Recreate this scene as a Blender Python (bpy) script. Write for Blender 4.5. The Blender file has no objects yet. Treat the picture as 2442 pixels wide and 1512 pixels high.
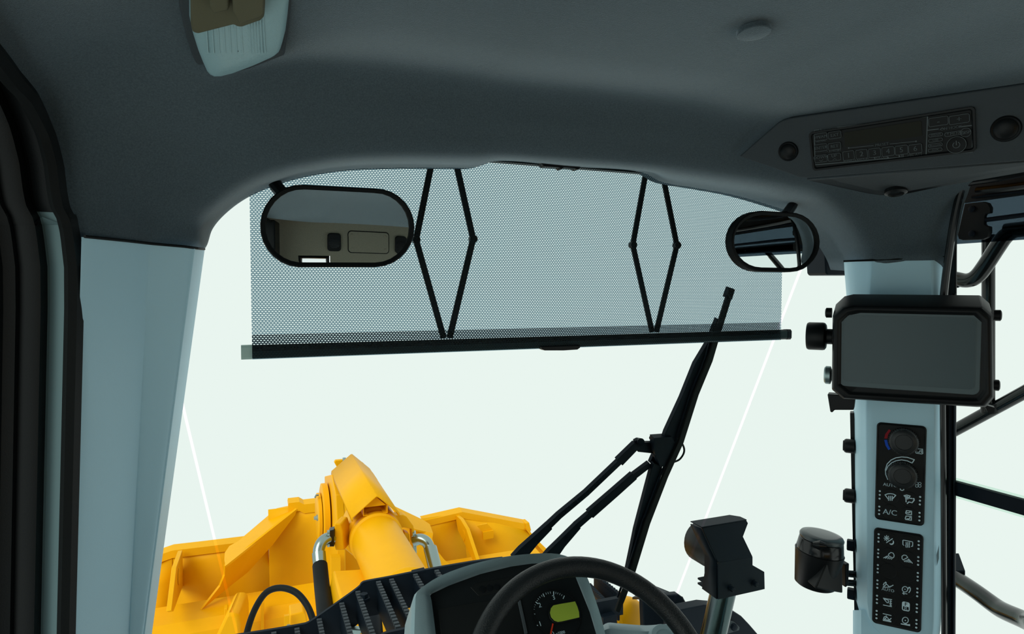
import bpy, math, random
from mathutils import Vector as V, Matrix
random.seed(7)
SC = bpy.context.scene
COL = SC.collection

# ------------------------------------------------------------------ camera
FPX, IW, IH = 1541.0, 2442.0, 1512.0
CZ = 1.30                                   # eye height above the cab floor
CAM = V((0, 0, CZ))
YAW = math.atan((1221 - 600) / FPX)
PIT = math.atan(63 / FPX)
cF = V((math.sin(YAW) * math.cos(PIT), math.cos(YAW) * math.cos(PIT), -math.sin(PIT)))
cR = V((math.cos(YAW), -math.sin(YAW), 0))
cU = cR.cross(cF)
cam_d = bpy.data.cameras.new('camera')
cam_d.sensor_width = 36.0
cam_d.lens = 36.0 * FPX / IW
cam_d.clip_start = 0.02
cam = bpy.data.objects.new('camera', cam_d)
COL.objects.link(cam)
cam.matrix_world = Matrix(((cR.x, cU.x, -cF.x, 0), (cR.y, cU.y, -cF.y, 0), (cR.z, cU.z, -cF.z, CZ), (0, 0, 0, 1)))
SC.camera = cam

# ------------------------------------------------------------------ light
wd = bpy.data.worlds.new('studio'); SC.world = wd; wd.use_nodes = True
wd.node_tree.nodes['Background'].inputs[0].default_value = (1.0, 1.0, 1.0, 1)
wd.node_tree.nodes['Background'].inputs[1].default_value = 1.0
sun_d = bpy.data.lights.new('sun', 'SUN'); sun_d.energy = 2.2; sun_d.angle = math.radians(35)
sun_d.color = (1.0, 0.97, 0.92)
sun = bpy.data.objects.new('sun', sun_d); COL.objects.link(sun)
sun.rotation_euler = V((0.62, 0.45, -0.65)).to_track_quat('-Z', 'Y').to_euler()
vs = SC.view_settings
vs.view_transform = 'Standard'; vs.look = 'None'; vs.exposure = 0.0; vs.gamma = 1.0; vs.use_curve_mapping = False

# ------------------------------------------------------------------ pixel -> place
def ray(px, py):
    return cF + cR * ((px - 1221) / FPX) + cU * (-(py - 756) / FPX)
def P(px, py, Y):
    d = ray(px, py); return CAM + d * (Y / d.y)
def PX(px, py, X):
    d = ray(px, py); return CAM + d * (X / d.x)
def PD(px, py, dep):
    return CAM + ray(px, py) * dep
def W(x, y, z):
    return V((x, y, CZ + z))
class Fr:
    """a flat frame: origin o, u to the right, v up, n towards the viewer"""
    def __init__(s, o, u, n):
        s.o = V(o); s.u = V(u).normalized(); n = V(n)
        n = (n - s.u * n.dot(s.u)).normalized(); s.n = n; s.v = n.cross(s.u)
    def hit(s, px, py, c=0.0):
        d = ray(px, py); k = (s.o + s.n * c - CAM).dot(s.n) / d.dot(s.n)
        q = CAM + d * k - s.o
        return q.dot(s.u), q.dot(s.v)
    def w(s, a, b, c=0.0):
        return s.o + s.u * a + s.v * b + s.n * c
    def hw(s, px, py, c=0.0):
        a, b = s.hit(px, py, c); return s.w(a, b, c)
    def mm(s, px, py):          # metres covered by one photo pixel there
        return (s.hw(px, py) - CAM).dot(cF) / FPX
class Zm:
    """zoomed crop -> photo pixels"""
    def __init__(s, ox, oy, k): s.ox, s.oy, s.k = ox, oy, k
    def __call__(s, x, y): return s.ox + x / s.k, s.oy + y / s.k

# ------------------------------------------------------------------ geometry collector
class G:
    def __init__(s): s.v = []; s.f = []
    def add(s, vs_, fs):
        o = len(s.v); s.v += [V(p) for p in vs_]; s.f += [tuple(i + o for i in f) for f in fs]; return s
    def prism(s, pts, off):
        n = len(pts); off = V(off)
        nn = V((0, 0, 0))
        for i in range(n):
            a, b = V(pts[i]), V(pts[(i + 1) % n]); nn += (a - pts[0]).cross(b - pts[0])
        fl = nn.dot(off) > 0
        vs_ = [V(p) for p in pts] + [V(p) + off for p in pts]
        fs = [tuple(range(n)), tuple(range(2 * n - 1, n - 1, -1))] + [(i + n, (i + 1) % n + n, (i + 1) % n, i) for i in range(n)]
        if fl: fs = [tuple(reversed(f)) for f in fs]
        return s.add(vs_, fs)
    def box(s, o, ax, sz):
        o = V(o); a, b, c = [V(x) * (k / 2) for x, k in zip(ax, sz)]
        vs_ = [o + a * i + b * j + c * k for i in (-1, 1) for j in (-1, 1) for k in (-1, 1)]
        return s.add(vs_, [(0, 1, 3, 2), (4, 6, 7, 5), (0, 4, 5, 1), (2, 3, 7, 6), (0, 2, 6, 4), (1, 5, 7, 3)])
    def abox(s, x0, x1, y0, y1, z0, z1):
        return s.box(((x0 + x1) / 2, (y0 + y1) / 2, (z0 + z1) / 2), ((1, 0, 0), (0, 1, 0), (0, 0, 1)), (x1 - x0, y1 - y0, z1 - z0))
    def grid(s, rows, cu=False, cv=False):
        nr, nc = len(rows), len(rows[0]); fs = []
        for i in range(nr if cv else nr - 1):
            for j in range(nc if cu else nc - 1):
                a, b = i * nc + j, i * nc + (j + 1) % nc
                c, d = ((i + 1) % nr) * nc + (j + 1) % nc, ((i + 1) % nr) * nc + j
                fs.append((a, b, c, d))
        return s.add([p for r in rows for p in r], fs)
    def tube(s, path, r, n=14, closed=False, caps=True):
        path = [V(p) for p in path]; m = len(path)
        rs = r if isinstance(r, (list, tuple)) else [r] * m
        rows = []; prev = None
        for i in range(m):
            a = path[(i - 1) % m] if (closed or i > 0) else path[0]
            b = path[(i + 1) % m] if (closed or i < m - 1) else path[-1]
            t = (b - a).normalized()
            if prev is None:
                ref = V((0, 0, 1)) if abs(t.z) < .9 else V((1, 0, 0))
                e = t.cross(ref).normalized()
            else:
                e = (prev - t * prev.dot(t)).normalized()
            prev = e; g = t.cross(e)
            rows.append([path[i] + (e * math.cos(k * 2 * math.pi / n) + g * math.sin(k * 2 * math.pi / n)) * rs[i] for k in range(n)])
        o = len(s.v); s.grid(rows, cu=True, cv=closed)
        if caps and not closed:
            s.f.append(tuple(o + k for k in range(n - 1, -1, -1))); s.f.append(tuple(o + (m - 1) * n + k for k in range(n)))
        return s
    def lathe(s, o, ax, prof, n=32, caps=True):
        o = V(o); t = V(ax).normalized(); ref = V((0, 0, 1)) if abs(t.z) < .9 else V((1, 0, 0))
        e = t.cross(ref).normalized(); g = t.cross(e)
        rows = [[o + t * h + (e * math.cos(k * 2 * math.pi / n) + g * math.sin(k * 2 * math.pi / n)) * r for k in range(n)] for r, h in prof]
        b = len(s.v); s.grid(rows, cu=True)
        if caps:
            m = len(prof)
            s.f.append(tuple(b + k for k in range(n - 1, -1, -1))); s.f.append(tuple(b + (m - 1) * n + k for k in range(n)))
        return s
    def bar(s, a, b, wdir, w, h):
        """rectangular bar from a to b; w across along wdir, h across the other way"""
        a, b = V(a), V(b); t = (b - a).normalized(); e = V(wdir); e = (e - t * e.dot(t)).normalized(); g = t.cross(e)
        return s.box((a + b) / 2, (t, e, g), ((b - a).length, w, h))
    def poly(s, pts): return s.add(pts, [tuple(range(len(pts)))])
    # flat drawing on a frame
    def stroke(s, fr, pts, w, c=0.0006, closed=False):
        n = len(pts)
        for i in range(n if closed else n - 1):
            a, b = V((*pts[i], 0)), V((*pts[(i + 1) % n], 0)); d = b - a
            if d.length < 1e-7: continue
            d.normalize(); q = V((-d.y, d.x, 0)) * (w / 2); a2, b2 = a - d * w * .3, b + d * w * .3
            s.add([fr.w(p.x, p.y, c) for p in (a2 - q, b2 - q, b2 + q, a2 + q)], [(0, 1, 2, 3)])
        return s
    def disc(s, fr, a, b, r, c=0.0006, n=14, r2=None):
        s.poly([fr.w(a + r * math.cos(k * 2 * math.pi / n), b + (r2 or r) * math.sin(k * 2 * math.pi / n), c) for k in range(n)]); return s

def cr(p, n):
    """Catmull-Rom through the points p, n steps per span"""
    p = [V(q) for q in p]; out = []
    for i in range(len(p) - 1):
        a, b, c, d = p[max(i - 1, 0)], p[i], p[i + 1], p[min(i + 2, len(p) - 1)]
        for k in range(n):
            t = k / n
            out.append(.5 * ((2 * b) + (c - a) * t + (2 * a - 5 * b + 4 * c - d) * t * t + (3 * b - a - 3 * c + d) * t ** 3))
    out.append(p[-1]); return out
def rrect(w, h, r, n=5, cx=0, cy=0):
    out = []
    for sx, sy, a0 in ((1, 1, 0), (-1, 1, 90), (-1, -1, 180), (1, -1, 270)):
        for k in range(n + 1):
            a = math.radians(a0 + 90 * k / n)
            out.append((cx + sx * (w / 2 - r) + r * math.cos(a), cy + sy * (h / 2 - r) + r * math.sin(a)))
    return out
def arcp(cx, cy, r, a0, a1, n=12, ry=None):
    return [(cx + r * math.cos(math.radians(a0 + (a1 - a0) * k / n)), cy + (ry or r) * math.sin(math.radians(a0 + (a1 - a0) * k / n))) for k in range(n + 1)]

# ------------------------------------------------------------------ objects
LOC = {}
def tag(o, label=None, cat=None, group=None, kind=None):
    for k, v in (('label', label), ('category', cat), ('group', group), ('kind', kind)):
        if v: o[k] = v
    return o
def top(name, loc, label=None, cat=None, group=None, kind=None):
    o = bpy.data.objects.new(name, None); COL.objects.link(o); o.empty_display_size = .05
    o.location = loc; LOC[o] = V(loc); return tag(o, label, cat, group, kind)
def add(name, g, mat, parent=None, bevel=0.0, ang=35, label=None, cat=None, group=None, kind=None, seg=2, solid=0.0):
    if parent is None:
        xs = [min(p[i] for p in g.v) for i in range(3)]; xe = [max(p[i] for p in g.v) for i in range(3)]
        org = V(((xs[0] + xe[0]) / 2, (xs[1] + xe[1]) / 2, xs[2]))
    else:
        org = LOC[parent]
    me = bpy.data.meshes.new(name)
    me.from_pydata([p - org for p in g.v], [], g.f)
    me.materials.append(mat); me.update()
    me.shade_smooth(); me.set_sharp_from_angle(angle=math.radians(ang))
    o = bpy.data.objects.new(name, me); COL.objects.link(o)
    if parent is None: o.location = org; LOC[o] = org
    else: o.parent = parent; LOC[o] = org
    if solid:
        m = o.modifiers.new('solid', 'SOLIDIFY'); m.thickness = solid; m.offset = 0
    if bevel:
        m = o.modifiers.new('bevel', 'BEVEL'); m.width = bevel; m.segments = seg; m.limit_method = 'ANGLE'; m.angle_limit = math.radians(40)
        m.harden_normals = False
    return tag(o, label, cat, group, kind)
_tc = {}
def text_pts(sx):
    if sx not in _tc:
        cu = bpy.data.curves.new('t', 'FONT'); cu.body = sx; cu.align_x = 'CENTER'; cu.align_y = 'CENTER'; cu.size = 1; cu.resolution_u = 3
        ob = bpy.data.objects.new('t', cu); COL.objects.link(ob)
        dg = bpy.context.evaluated_depsgraph_get()
        me = bpy.data.meshes.new_from_object(ob.evaluated_get(dg))
        _tc[sx] = ([v.co.copy() for v in me.vertices], [tuple(p.vertices) for p in me.polygons])
        bpy.data.objects.remove(ob); bpy.data.curves.remove(cu); bpy.data.meshes.remove(me)
    return _tc[sx]
def text(g, fr, sx, a, b, size, c=0.0006, xs=1.0, bold=0.0, rot=0.0):
    vs_, fs = text_pts(sx); ca, sa = math.cos(rot), math.sin(rot)
    for dx in ((-bold, bold) if bold else (0,)):
        g.add([fr.w(a + (v.x * xs * ca - v.y * sa) * size + dx * size, b + (v.x * xs * sa + v.y * ca) * size, c) for v in vs_], fs)
    return g

# ------------------------------------------------------------------ materials
def mat(name, col, rough=.5, metal=0.0, spec=.5, bump=0.0, bscale=300.0, mottle=0.0, mscale=40.0, emit=0.0, coat=0.0, sheen=0.0):
    m = bpy.data.materials.new(name); m.use_nodes = True; nt = m.node_tree; b = nt.nodes['Principled BSDF']
    b.inputs['Base Color'].default_value = (*col, 1); b.inputs['Roughness'].default_value = rough
    b.inputs['Metallic'].default_value = metal; b.inputs['Specular IOR Level'].default_value = spec
    b.inputs['Coat Weight'].default_value = coat; b.inputs['Sheen Weight'].default_value = sheen; b.inputs['Sheen Roughness'].default_value = .3; b.inputs['Sheen Tint'].default_value = (.75, .9, 1, 1)
    if bump or mottle:
        tc = nt.nodes.new('ShaderNodeTexCoord')
    if bump:
        n = nt.nodes.new('ShaderNodeTexNoise'); n.inputs['Scale'].default_value = bscale; n.inputs['Detail'].default_value = 3
        nt.links.new(tc.outputs['Object'], n.inputs['Vector'])
        bp = nt.nodes.new('ShaderNodeBump'); bp.inputs['Strength'].default_value = bump; bp.inputs['Distance'].default_value = .002
        nt.links.new(n.outputs['Fac'], bp.inputs['Height']); nt.links.new(bp.outputs['Normal'], b.inputs['Normal'])
    if mottle:
        n2 = nt.nodes.new('ShaderNodeTexNoise'); n2.inputs['Scale'].default_value = mscale; n2.inputs['Detail'].default_value = 6; n2.inputs['Roughness'].default_value = .7
        nt.links.new(tc.outputs['Object'], n2.inputs['Vector'])
        rp = nt.nodes.new('ShaderNodeMapRange'); rp.inputs[1].default_value = .3; rp.inputs[2].default_value = .7
        rp.inputs[3].default_value = 1 - mottle; rp.inputs[4].default_value = 1 + mottle
        nt.links.new(n2.outputs['Fac'], rp.inputs[0])
        mx = nt.nodes.new('ShaderNodeVectorMath'); mx.operation = 'SCALE'; mx.inputs[0].default_value = col
        nt.links.new(rp.outputs[0], mx.inputs['Scale']); nt.links.new(mx.outputs[0], b.inputs['Base Color'])
    if emit:
        b.inputs['Emission Color'].default_value = (*col, 1); b.inputs['Emission Strength'].default_value = emit
    return m
def glassy(name, tint, gloss=.05, rough=0.0):
    m = bpy.data.materials.new(name); m.use_nodes = True; nt = m.node_tree; nt.nodes.clear()
    o = nt.nodes.new('ShaderNodeOutputMaterial'); t = nt.nodes.new('ShaderNodeBsdfTransparent'); t.inputs[0].default_value = (*tint, 1)
    gl = nt.nodes.new('ShaderNodeBsdfGlossy'); gl.inputs['Roughness'].default_value = rough
    mx = nt.nodes.new('ShaderNodeMixShader'); mx.inputs[0].default_value = gloss
    nt.links.new(t.outputs[0], mx.inputs[1]); nt.links.new(gl.outputs[0], mx.inputs[2]); nt.links.new(mx.outputs[0], o.inputs[0]); return m
M = {
    'liner': mat('headliner_fabric', (.080, .107, .124), .95, spec=.05, bump=.45, bscale=1100, mottle=.24, mscale=420, sheen=1.0),
    'pillar': mat('pillar_plastic', (.45, .70, .82), .5, spec=.3, bump=.08, bscale=900),
    'black': mat('black_plastic', (.0045, .006, .007), .42, spec=.22, bump=.08, bscale=700),
    'gloss': mat('gloss_black', (.004, .005, .006), .2, spec=.4),
    'rubber': mat('rubber', (.004, .0055, .006), .6, spec=.15, bump=.1, bscale=500),
    'panel': mat('panel_black', (.006, .0075, .008), .5, spec=.2, bump=.06, bscale=900),
    'console': mat('console_plastic', (.050, .062, .070), .6, spec=.2, bump=.35, bscale=520),
    'grey': mat('grey_plastic', (.21, .30, .33), .5, spec=.3, bump=.2, bscale=600),
    'metal': mat('painted_dark_metal', (.006, .0105, .017), .5, spec=.09),
    'knob': mat('knob_black', (.014, .0175, .019), .38, spec=.4),
    'tooth': mat('worn_tread', (.035, .043, .052), .6, spec=.2),
    'yellow': mat('yellow_paint', (.80, .375, .002), .45, spec=.10, mottle=.03, mscale=6),
    'steel': mat('steel', (.28, .345, .335), .24, metal=1.0),
    'steel_dark': mat('dark_plated_steel', (.09, .115, .125), .22, metal=1.0),
    'zinc': mat('zinc', (.32, .42, .42), .4, metal=.9),
    'mirror': mat('mirror_glass', (.80, .86, .86), .0, metal=1.0),
    'screen': mat('screen_glass', (.075, .108, .120), .3, spec=.3, mottle=.03, mscale=900),
    'screen_rim': mat('screen_border', (.115, .155, .168), .4, spec=.2),
    'lcd': mat('lcd_green', (.34, .46, .05), .45, spec=.3),
    'radio_lcd': mat('radio_lcd', (.007, .008, .002), .4, spec=.15),
    'mark': mat('print_light', (.56, .73, .80), .6, spec=.2),
    'dim': mat('print_dim', (.115, .14, .148), .6, spec=.2),
    'dash': mat('dash_dark', (.006, .008, .009), .45, spec=.2, bump=.05, bscale=1200),
    'red': mat('print_red', (.30, .012, .02), .6, spec=.2),
    'needle': mat('needle_red', (.55, .035, .01), .5, spec=.2),
    'blue': mat('print_blue', (.012, .09, .60), .6, spec=.2),
    'lens': mat('lamp_lens', (.29, .46, .50), .4, spec=.4, bump=.25, bscale=260),
    'lampgrey': mat('lamp_housing', (.095, .094, .058), .6, spec=.2, bump=.1, bscale=600),
    'glass': glassy('window_glass', (.903, .9555, .929), .0),
    'corner': glassy('corner_glass', (.899, .953, .926), .0),
    'clear': glassy('clear_joint', (1, 1, 1), .0),
    'tint': glassy('tinted_band', (.21, .255, .29), .0),
    'edge': glassy('glass_edge', (.86, .95, .90), .02),
    'leather': mat('leather', (.007, .0095, .011), .45, spec=.3, bump=.5, bscale=420),
    'bar': mat('shade_bar', (.035, .055, .052), .4, spec=.2),
    'barend': mat('shade_bar_end', (.50, .66, .60), .4, spec=.3),
    'jamb': mat('jamb_grey', (.115, .18, .195), .5, spec=.2),
    'lid': mat('lid_plastic', (.035, .05, .056), .3, spec=.5),
    'floor': mat('floor_mat', (.03, .035, .04), .8),
    'wall': mat('rear_lining', (.27, .255, .20), .9, spec=.05, bump=.4, bscale=420, mottle=.12, mscale=160),
}
def mesh_cloth(name, sx, sy, thread, dif):
    """woven sun-screen cloth: rows of small slots, staggered, in a see-through thread colour"""
    m = bpy.data.materials.new(name); m.use_nodes = True; nt = m.node_tree; nt.nodes.clear(); L = nt.links.new
    def mth(op, a, b=None, c=None):
        n = nt.nodes.new('ShaderNodeMath'); n.operation = op
        for i, x in enumerate((a, b, c)):
            if x is None: continue
            if isinstance(x, (int, float)): n.inputs[i].default_value = x
            else: L(x, n.inputs[i])
        return n.outputs[0]
    tc = nt.nodes.new('ShaderNodeTexCoord'); sp = nt.nodes.new('ShaderNodeSeparateXYZ'); L(tc.outputs['Object'], sp.inputs[0])
    row = mth('MULTIPLY', sp.outputs['Z'], 1 / sy)
    rf = mth('FLOOR', row); off = mth('MULTIPLY', mth('MODULO', mth('ADD', rf, 1000), 2), .5)
    cx = mth('ADD', mth('MULTIPLY', sp.outputs['X'], 1 / sx), off)
    fx = mth('ABSOLUTE', mth('SUBTRACT', mth('FRACT', mth('ADD', cx, 100)), .5))
    fy = mth('ABSOLUTE', mth('SUBTRACT', mth('FRACT', mth('ADD', row, 100)), .5))
    ex = mth('DIVIDE', fx, .30); ey = mth('DIVIDE', fy, .24)
    d2 = mth('ADD', mth('POWER', ex, 4), mth('POWER', ey, 4))
    hole = mth('LESS_THAN', d2, 1.0)
    mxc = nt.nodes.new('ShaderNodeMix'); mxc.data_type = 'RGBA'; L(hole, mxc.inputs[0])
    mxc.inputs[6].default_value = (*thread, 1); mxc.inputs[7].default_value = (1, 1, 1, 1)
    t = nt.nodes.new('ShaderNodeBsdfTransparent'); L(mxc.outputs[2], t.inputs[0])
    df = nt.nodes.new('ShaderNodeBsdfDiffuse'); df.inputs[0].default_value = (*dif, 1)
    ms = nt.nodes.new('ShaderNodeMixShader'); o = nt.nodes.new('ShaderNodeOutputMaterial')
    L(mth('MULTIPLY', mth('SUBTRACT', 1, hole), .18), ms.inputs[0]); L(t.outputs[0], ms.inputs[1]); L(df.outputs[0], ms.inputs[2]); L(ms.outputs[0], o.inputs[0])
    return m
M['cloth'] = mesh_cloth('shade_cloth', .0056, .0034, (.22, .34, .40), (.10, .13, .14))
M['hem'] = mesh_cloth('shade_hem', .0056, .0034, (.11, .13, .15), (.03, .04, .05))

X3, Y3, Z3 = V((1, 0, 0)), V((0, 1, 0)), V((0, 0, 1))

# =================================================================== the cab shell
def px_row(spec):
    return P(*spec) if len(spec) == 3 and spec[0] > 60 or spec[1] > 60 else W(*spec)
def S(px, py, Y): return P(px, py, Y)
cols = [
    [S(487, 590, 1.20), S(466, 578, 1.12), S(400, 575, 1.085), S(330, 572, 1.04), S(260, 566, .995), S(188, 562, .97)],
    [S(503, 546, 1.20), S(470, 535, 1.11), S(415, 525, 1.085), S(335, 505, 1.045), S(250, 490, .995), S(150, 470, .965)],
    [S(535, 508, 1.20), S(498, 488, 1.10), S(430, 450, 1.075), S(340, 410, 1.03), S(245, 390, .985), S(138, 395, .965)],
    [S(595, 465, 1.195), S(562, 436, 1.09), S(480, 375, 1.06), S(365, 300, 1.01), S(235, 240, .955), S(92, 245, .95)],
    [S(700, 425, 1.19), S(678, 392, 1.085), S(620, 325, 1.045), S(510, 215, .985), S(300, 90, .89), S(-40, 105, .86)],
    [S(820, 403, 1.19), S(808, 369, 1.085), S(780, 295, 1.04), S(715, 165, .975), W(-.06, .5, .35), W(-.27, .5, .285)],
    [S(950, 397, 1.19), S(945, 364, 1.085), S(928, 292, 1.04), S(890, 175, .98), W(.05, .1, .365), W(-.27, -.3, .29)],
    [S(1075, 397, 1.19), S(1073, 366, 1.085), S(1063, 298, 1.04), S(1035, 190, .985), W(.22, .1, .37), W(.05, -.68, .30)],
    [S(1142, 396, 1.19), S(1142, 367, 1.085), S(1135, 302, 1.04), S(1115, 200, .985), W(.32, .1, .37), W(.2, -.68, .30)],
    [S(1190, 381, 1.19), S(1195, 368, 1.09), S(1192, 306, 1.04), S(1170, 208, .985), W(.40, .1, .37), W(.3, -.68, .30)],
    [S(1370, 394, 1.19), S(1372, 379, 1.09), S(1385, 320, 1.04), S(1390, 230, .985), W(.60, .1, .37), W(.6, -.68, .30)],
    [S(1548, 409, 1.19), S(1552, 393, 1.09), S(1570, 332, 1.04), S(1590, 250, .98), W(.78, .1, .37), W(.85, -.68, .30)],
    [S(1592, 431, 1.19), S(1602, 398, 1.09), S(1622, 338, 1.04), S(1645, 260, .98), W(.85, .1, .37), W(1.0, -.68, .30)],
    [S(1680, 447, 1.19), S(1696, 411, 1.085), S(1720, 352, 1.035), S(1750, 280, .97), W(.98, .2, .37), W(1.2, -.68, .30)],
    [S(1765, 463, 1.19), S(1790, 424, 1.08), S(1818, 370, 1.03), S(1860, 295, .95), W(1.1, .3, .36), W(1.47, -.3, .29)],
    [S(1850, 487, 1.19), S(1885, 442, 1.075), S(1930, 405, 1.03), S(2010, 345, .95), W(1.2, .5, .345), W(1.47, .4, .285)],
    [S(1912, 510, 1.19), S(1975, 468, 1.07), S(2030, 440, 1.035), S(2110, 415, .98), S(2230, 400, .91), S(2350, 405, .86)],
    [S(1965, 552, 1.185), S(2040, 525, 1.065), S(2085, 512, 1.04), S(2140, 500, 1.01), S(2215, 490, .96), S(2305, 470, .92)],
    [S(1998, 597, 1.175), S(2070, 583, 1.06), S(2100, 578, 1.04), S(2150, 572, 1.015), S(2210, 566, .98), S(2285, 554, .945)],
    [S(2012, 622, 1.17), S(2082, 621, 1.055), S(2105, 619, 1.038), S(2150, 617, 1.01), S(2205, 613, .978), S(2274, 610, .945)],
]
for q_, c_ in enumerate(cols):                         # the lip is a broad shelf facing down and forward
    e_ = min(1, max(0, (q_ - 1) / 3), max(0, (18 - q_) / 6))
    for i_, f_ in ((1, .065), (2, .05), (3, .035)):
        c_[i_] = CAM + (c_[i_] - CAM) * (1 - f_ * e_)
tk = lambda c, dx: [p + V((dx * (2.2 if i < 2 else .6), .012, -.024)) for i, p in enumerate(c)]
cols.insert(0, tk(cols[0], -.010)); cols.append(tk(cols[-1], .012))
def crc(p, n):
    """centripetal Catmull-Rom, so a long span does not ring"""
    p = [V(q) for q in p]; p = [p[0] * 2 - p[1]] + p + [p[-1] * 2 - p[-2]]; out = []
    for i in range(1, len(p) - 2):
        P0, P1, P2, P3 = p[i - 1:i + 3]
        t0 = 0; t1 = t0 + max((P1 - P0).length, 1e-6) ** .5; t2_ = t1 + max((P2 - P1).length, 1e-6) ** .5; t3 = t2_ + max((P3 - P2).length, 1e-6) ** .5
        for k in range(n):
            t = t1 + (t2_ - t1) * k / n
            A1 = P0 * ((t1 - t) / (t1 - t0)) + P1 * ((t - t0) / (t1 - t0)); A2 = P1 * ((t2_ - t) / (t2_ - t1)) + P2 * ((t - t1) / (t2_ - t1)); A3 = P2 * ((t3 - t) / (t3 - t2_)) + P3 * ((t - t2_) / (t3 - t2_))
            B1 = A1 * ((t2_ - t) / (t2_ - t0)) + A2 * ((t - t0) / (t2_ - t0)); B2 = A2 * ((t3 - t) / (t3 - t1)) + A3 * ((t - t1) / (t3 - t1))
            out.append(B1 * ((t2_ - t) / (t2_ - t1)) + B2 * ((t - t1) / (t2_ - t1)))
    out.append(p[-2]); return out
cc = [crc(c[:4] + [c[3].lerp(c[4], .18)] + c[4:], 8) for c in cols]                       # refine along each column
nr = len(cc[0])
rows = []
for i in range(nr):
    rows.append(crc([c[i] for c in cc], 7))
# keep the notch in the front lip crisp: the return runs forward from the lip to the glass
ret = [p + V((0, .05, .004)) for p in rows[0]]
g = G().grid([ret] + rows)
ceiling = add('ceiling', g, M['liner'], None, kind='structure', ang=60)
# trim plugs pressed into the headliner
def face_frame(px, py, Y, n):
    return Fr(P(px, py, Y), V((1, 0, 0)), V(n))
def on_liner(px, py):
    """nearest headliner point under a pixel and its normal"""
    best = None
    d = ray(px, py).normalized()
    for i in range(len(rows) - 1):
        for j in range(len(rows[0]) - 1):
            q = rows[i][j] - CAM
            t = q.dot(d)
            if t < .2: continue
            e = (q - d * t).length
            if best is None or e < best[0]:
                n = (rows[i + 1][j] - rows[i][j]).cross(rows[i][j + 1] - rows[i][j]).normalized()
                if n.dot(d) > 0: n = -n
                best = (e, CAM + d * t, n)
    return best[1], best[2]
for px, py, r in ((305, 206, .026), (1798, 80, .021), (2424, 131, .021)):
    p, n = on_liner(px, py)
    g = G().lathe(p - n * .006, n, [(r, 0), (r, .0055), (r * .95, .0065), (r * .6, .0075), (.0005, .008)], 28)
    add('trim_plug', g, M['liner'], ceiling)

# outer roof and body panels that close the cab, plus an unseen hood behind it
add('trim_3', G().abox(-.34, 1.54, -.78, 1.30, CZ + .42, CZ + .47), M['yellow'], None, kind='structure')
g = G().abox(-.36, -.34, -.78, 1.25, CZ + .29, CZ + .42)
add('wall_left', g, M['metal'], None, kind='structure')
g = G().abox(1.50, 1.52, -.78, 1.22, CZ + .29, CZ + .42)
add('wall_right', g, M['metal'], None, kind='structure')
g = G().abox(-.36, 1.52, -.78, 1.6, -.04, 0)
add('floor', g, M['floor'], None, kind='structure')
g = G().abox(-.36, -.33, -.78, 1.15, 0, .08)
add('wall_left', g, M['metal'], None, kind='structure')
g = G().abox(1.49, 1.52, -.78, 1.15, 0, .08)
add('wall_right', g, M['metal'], None, kind='structure')
add('unseen_engine_hood', G().abox(.0, 1.2, -3.2, -1.0, -.6, CZ - .62), M['yellow'], None, kind='structure', bevel=.06)  # engine hood out of view, added to bounce warm light into the cab
# rear wall with its window
bw = top('wall_back', (.6, -.74, 0), kind='structure')
add('upper_lining', G().abox(-.36, 1.52, -.74, -.70, CZ - .01, CZ + .42), M['wall'], bw)
add('upper_lining', G().abox(.23, 1.52, -.74, -.70, CZ - .24, CZ - .01), M['wall'], bw)
add('lower_lining', G().abox(-.36, 1.52, -.74, -.70, 0, .20), M['wall'], bw)
add('side_lining', G().abox(-.36, -.06, -.74, -.70, .20, CZ - .01), M['wall'], bw)
add('side_lining', G().abox(1.24, 1.52, -.74, -.70, .20, CZ - .24), M['wall'], bw)
fr = Fr(W(.60, -.70, .13), V((-1, 0, 0)), V((0, 1, 0)))
add('access_panel', G().prism([fr.w(a, b, 0) for a, b in rrect(.40, .20, .03)], fr.n * .008), M['wall'], bw, bevel=.004)
for a in (-.165, .165):
    for b in (-.065, .065):
        add('panel_screw', G().lathe(fr.w(a, b, .008), fr.n, [(.012, 0), (.012, .003), (.009, .004)], 14), M['wall'], bw)
for x0, x1, z0, z1 in ((-.06, .22, -1.09, -.01), (.24, 1.24, -1.09, -.24)):
    add('window_seal', G().grid([[W(x, -.70, z) for x, z in ((x0, z0), (x1, z0), (x1, z1), (x0, z1))], [W(x, -.685, z) for x, z in ((x0 + .02, z0 + .02), (x1 - .02, z0 + .02), (x1 - .02, z1 - .02), (x0 + .02, z1 - .02))],
                                [W(x, -.74, z) for x, z in ((x0 + .03, z0 + .03), (x1 - .03, z0 + .03), (x1 - .03, z1 - .03), (x0 + .03, z1 - .03))]], cu=True), M['rubber'], bw)
    add('pane', G().poly([W(x, -.72, z) for x, z in ((x0, z0), (x1, z0), (x1, z1), (x0, z1))]), M['glass'], bw)
add('panel_gap', G().prism([fr.w(a, b, 0) for a, b in rrect(.416, .216, .036)], fr.n * .002), M['rubber'], bw)
for x in (.265, .93):
    sp = top('loudspeaker', W(x, -.695, .05), 'black loudspeaker with slotted grille on rear lining beside the access panel' if x < .5 else 'black loudspeaker on rear lining at the far side of the access panel', 'loudspeaker', 'rear loudspeakers')
    f2 = Fr(W(x, -.70, .12), V((-1, 0, 0)), V((0, 1, 0)))
    add('housing', G().prism([f2.w(a, b, 0) for a, b in rrect(.125, .17, .03)], f2.n * .025), M['black'], sp, bevel=.008)
    for k in range(9):
        b = -.045 + k * .0105; hw_ = math.sqrt(max(.05 ** 2 - (b) ** 2, 0))
        add('grille_slat', G().box(f2.w(0, b - .008, .027), (f2.u, f2.v, f2.n), (2 * hw_ + .005, .0055, .006)), M['gloss'], sp)

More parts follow.
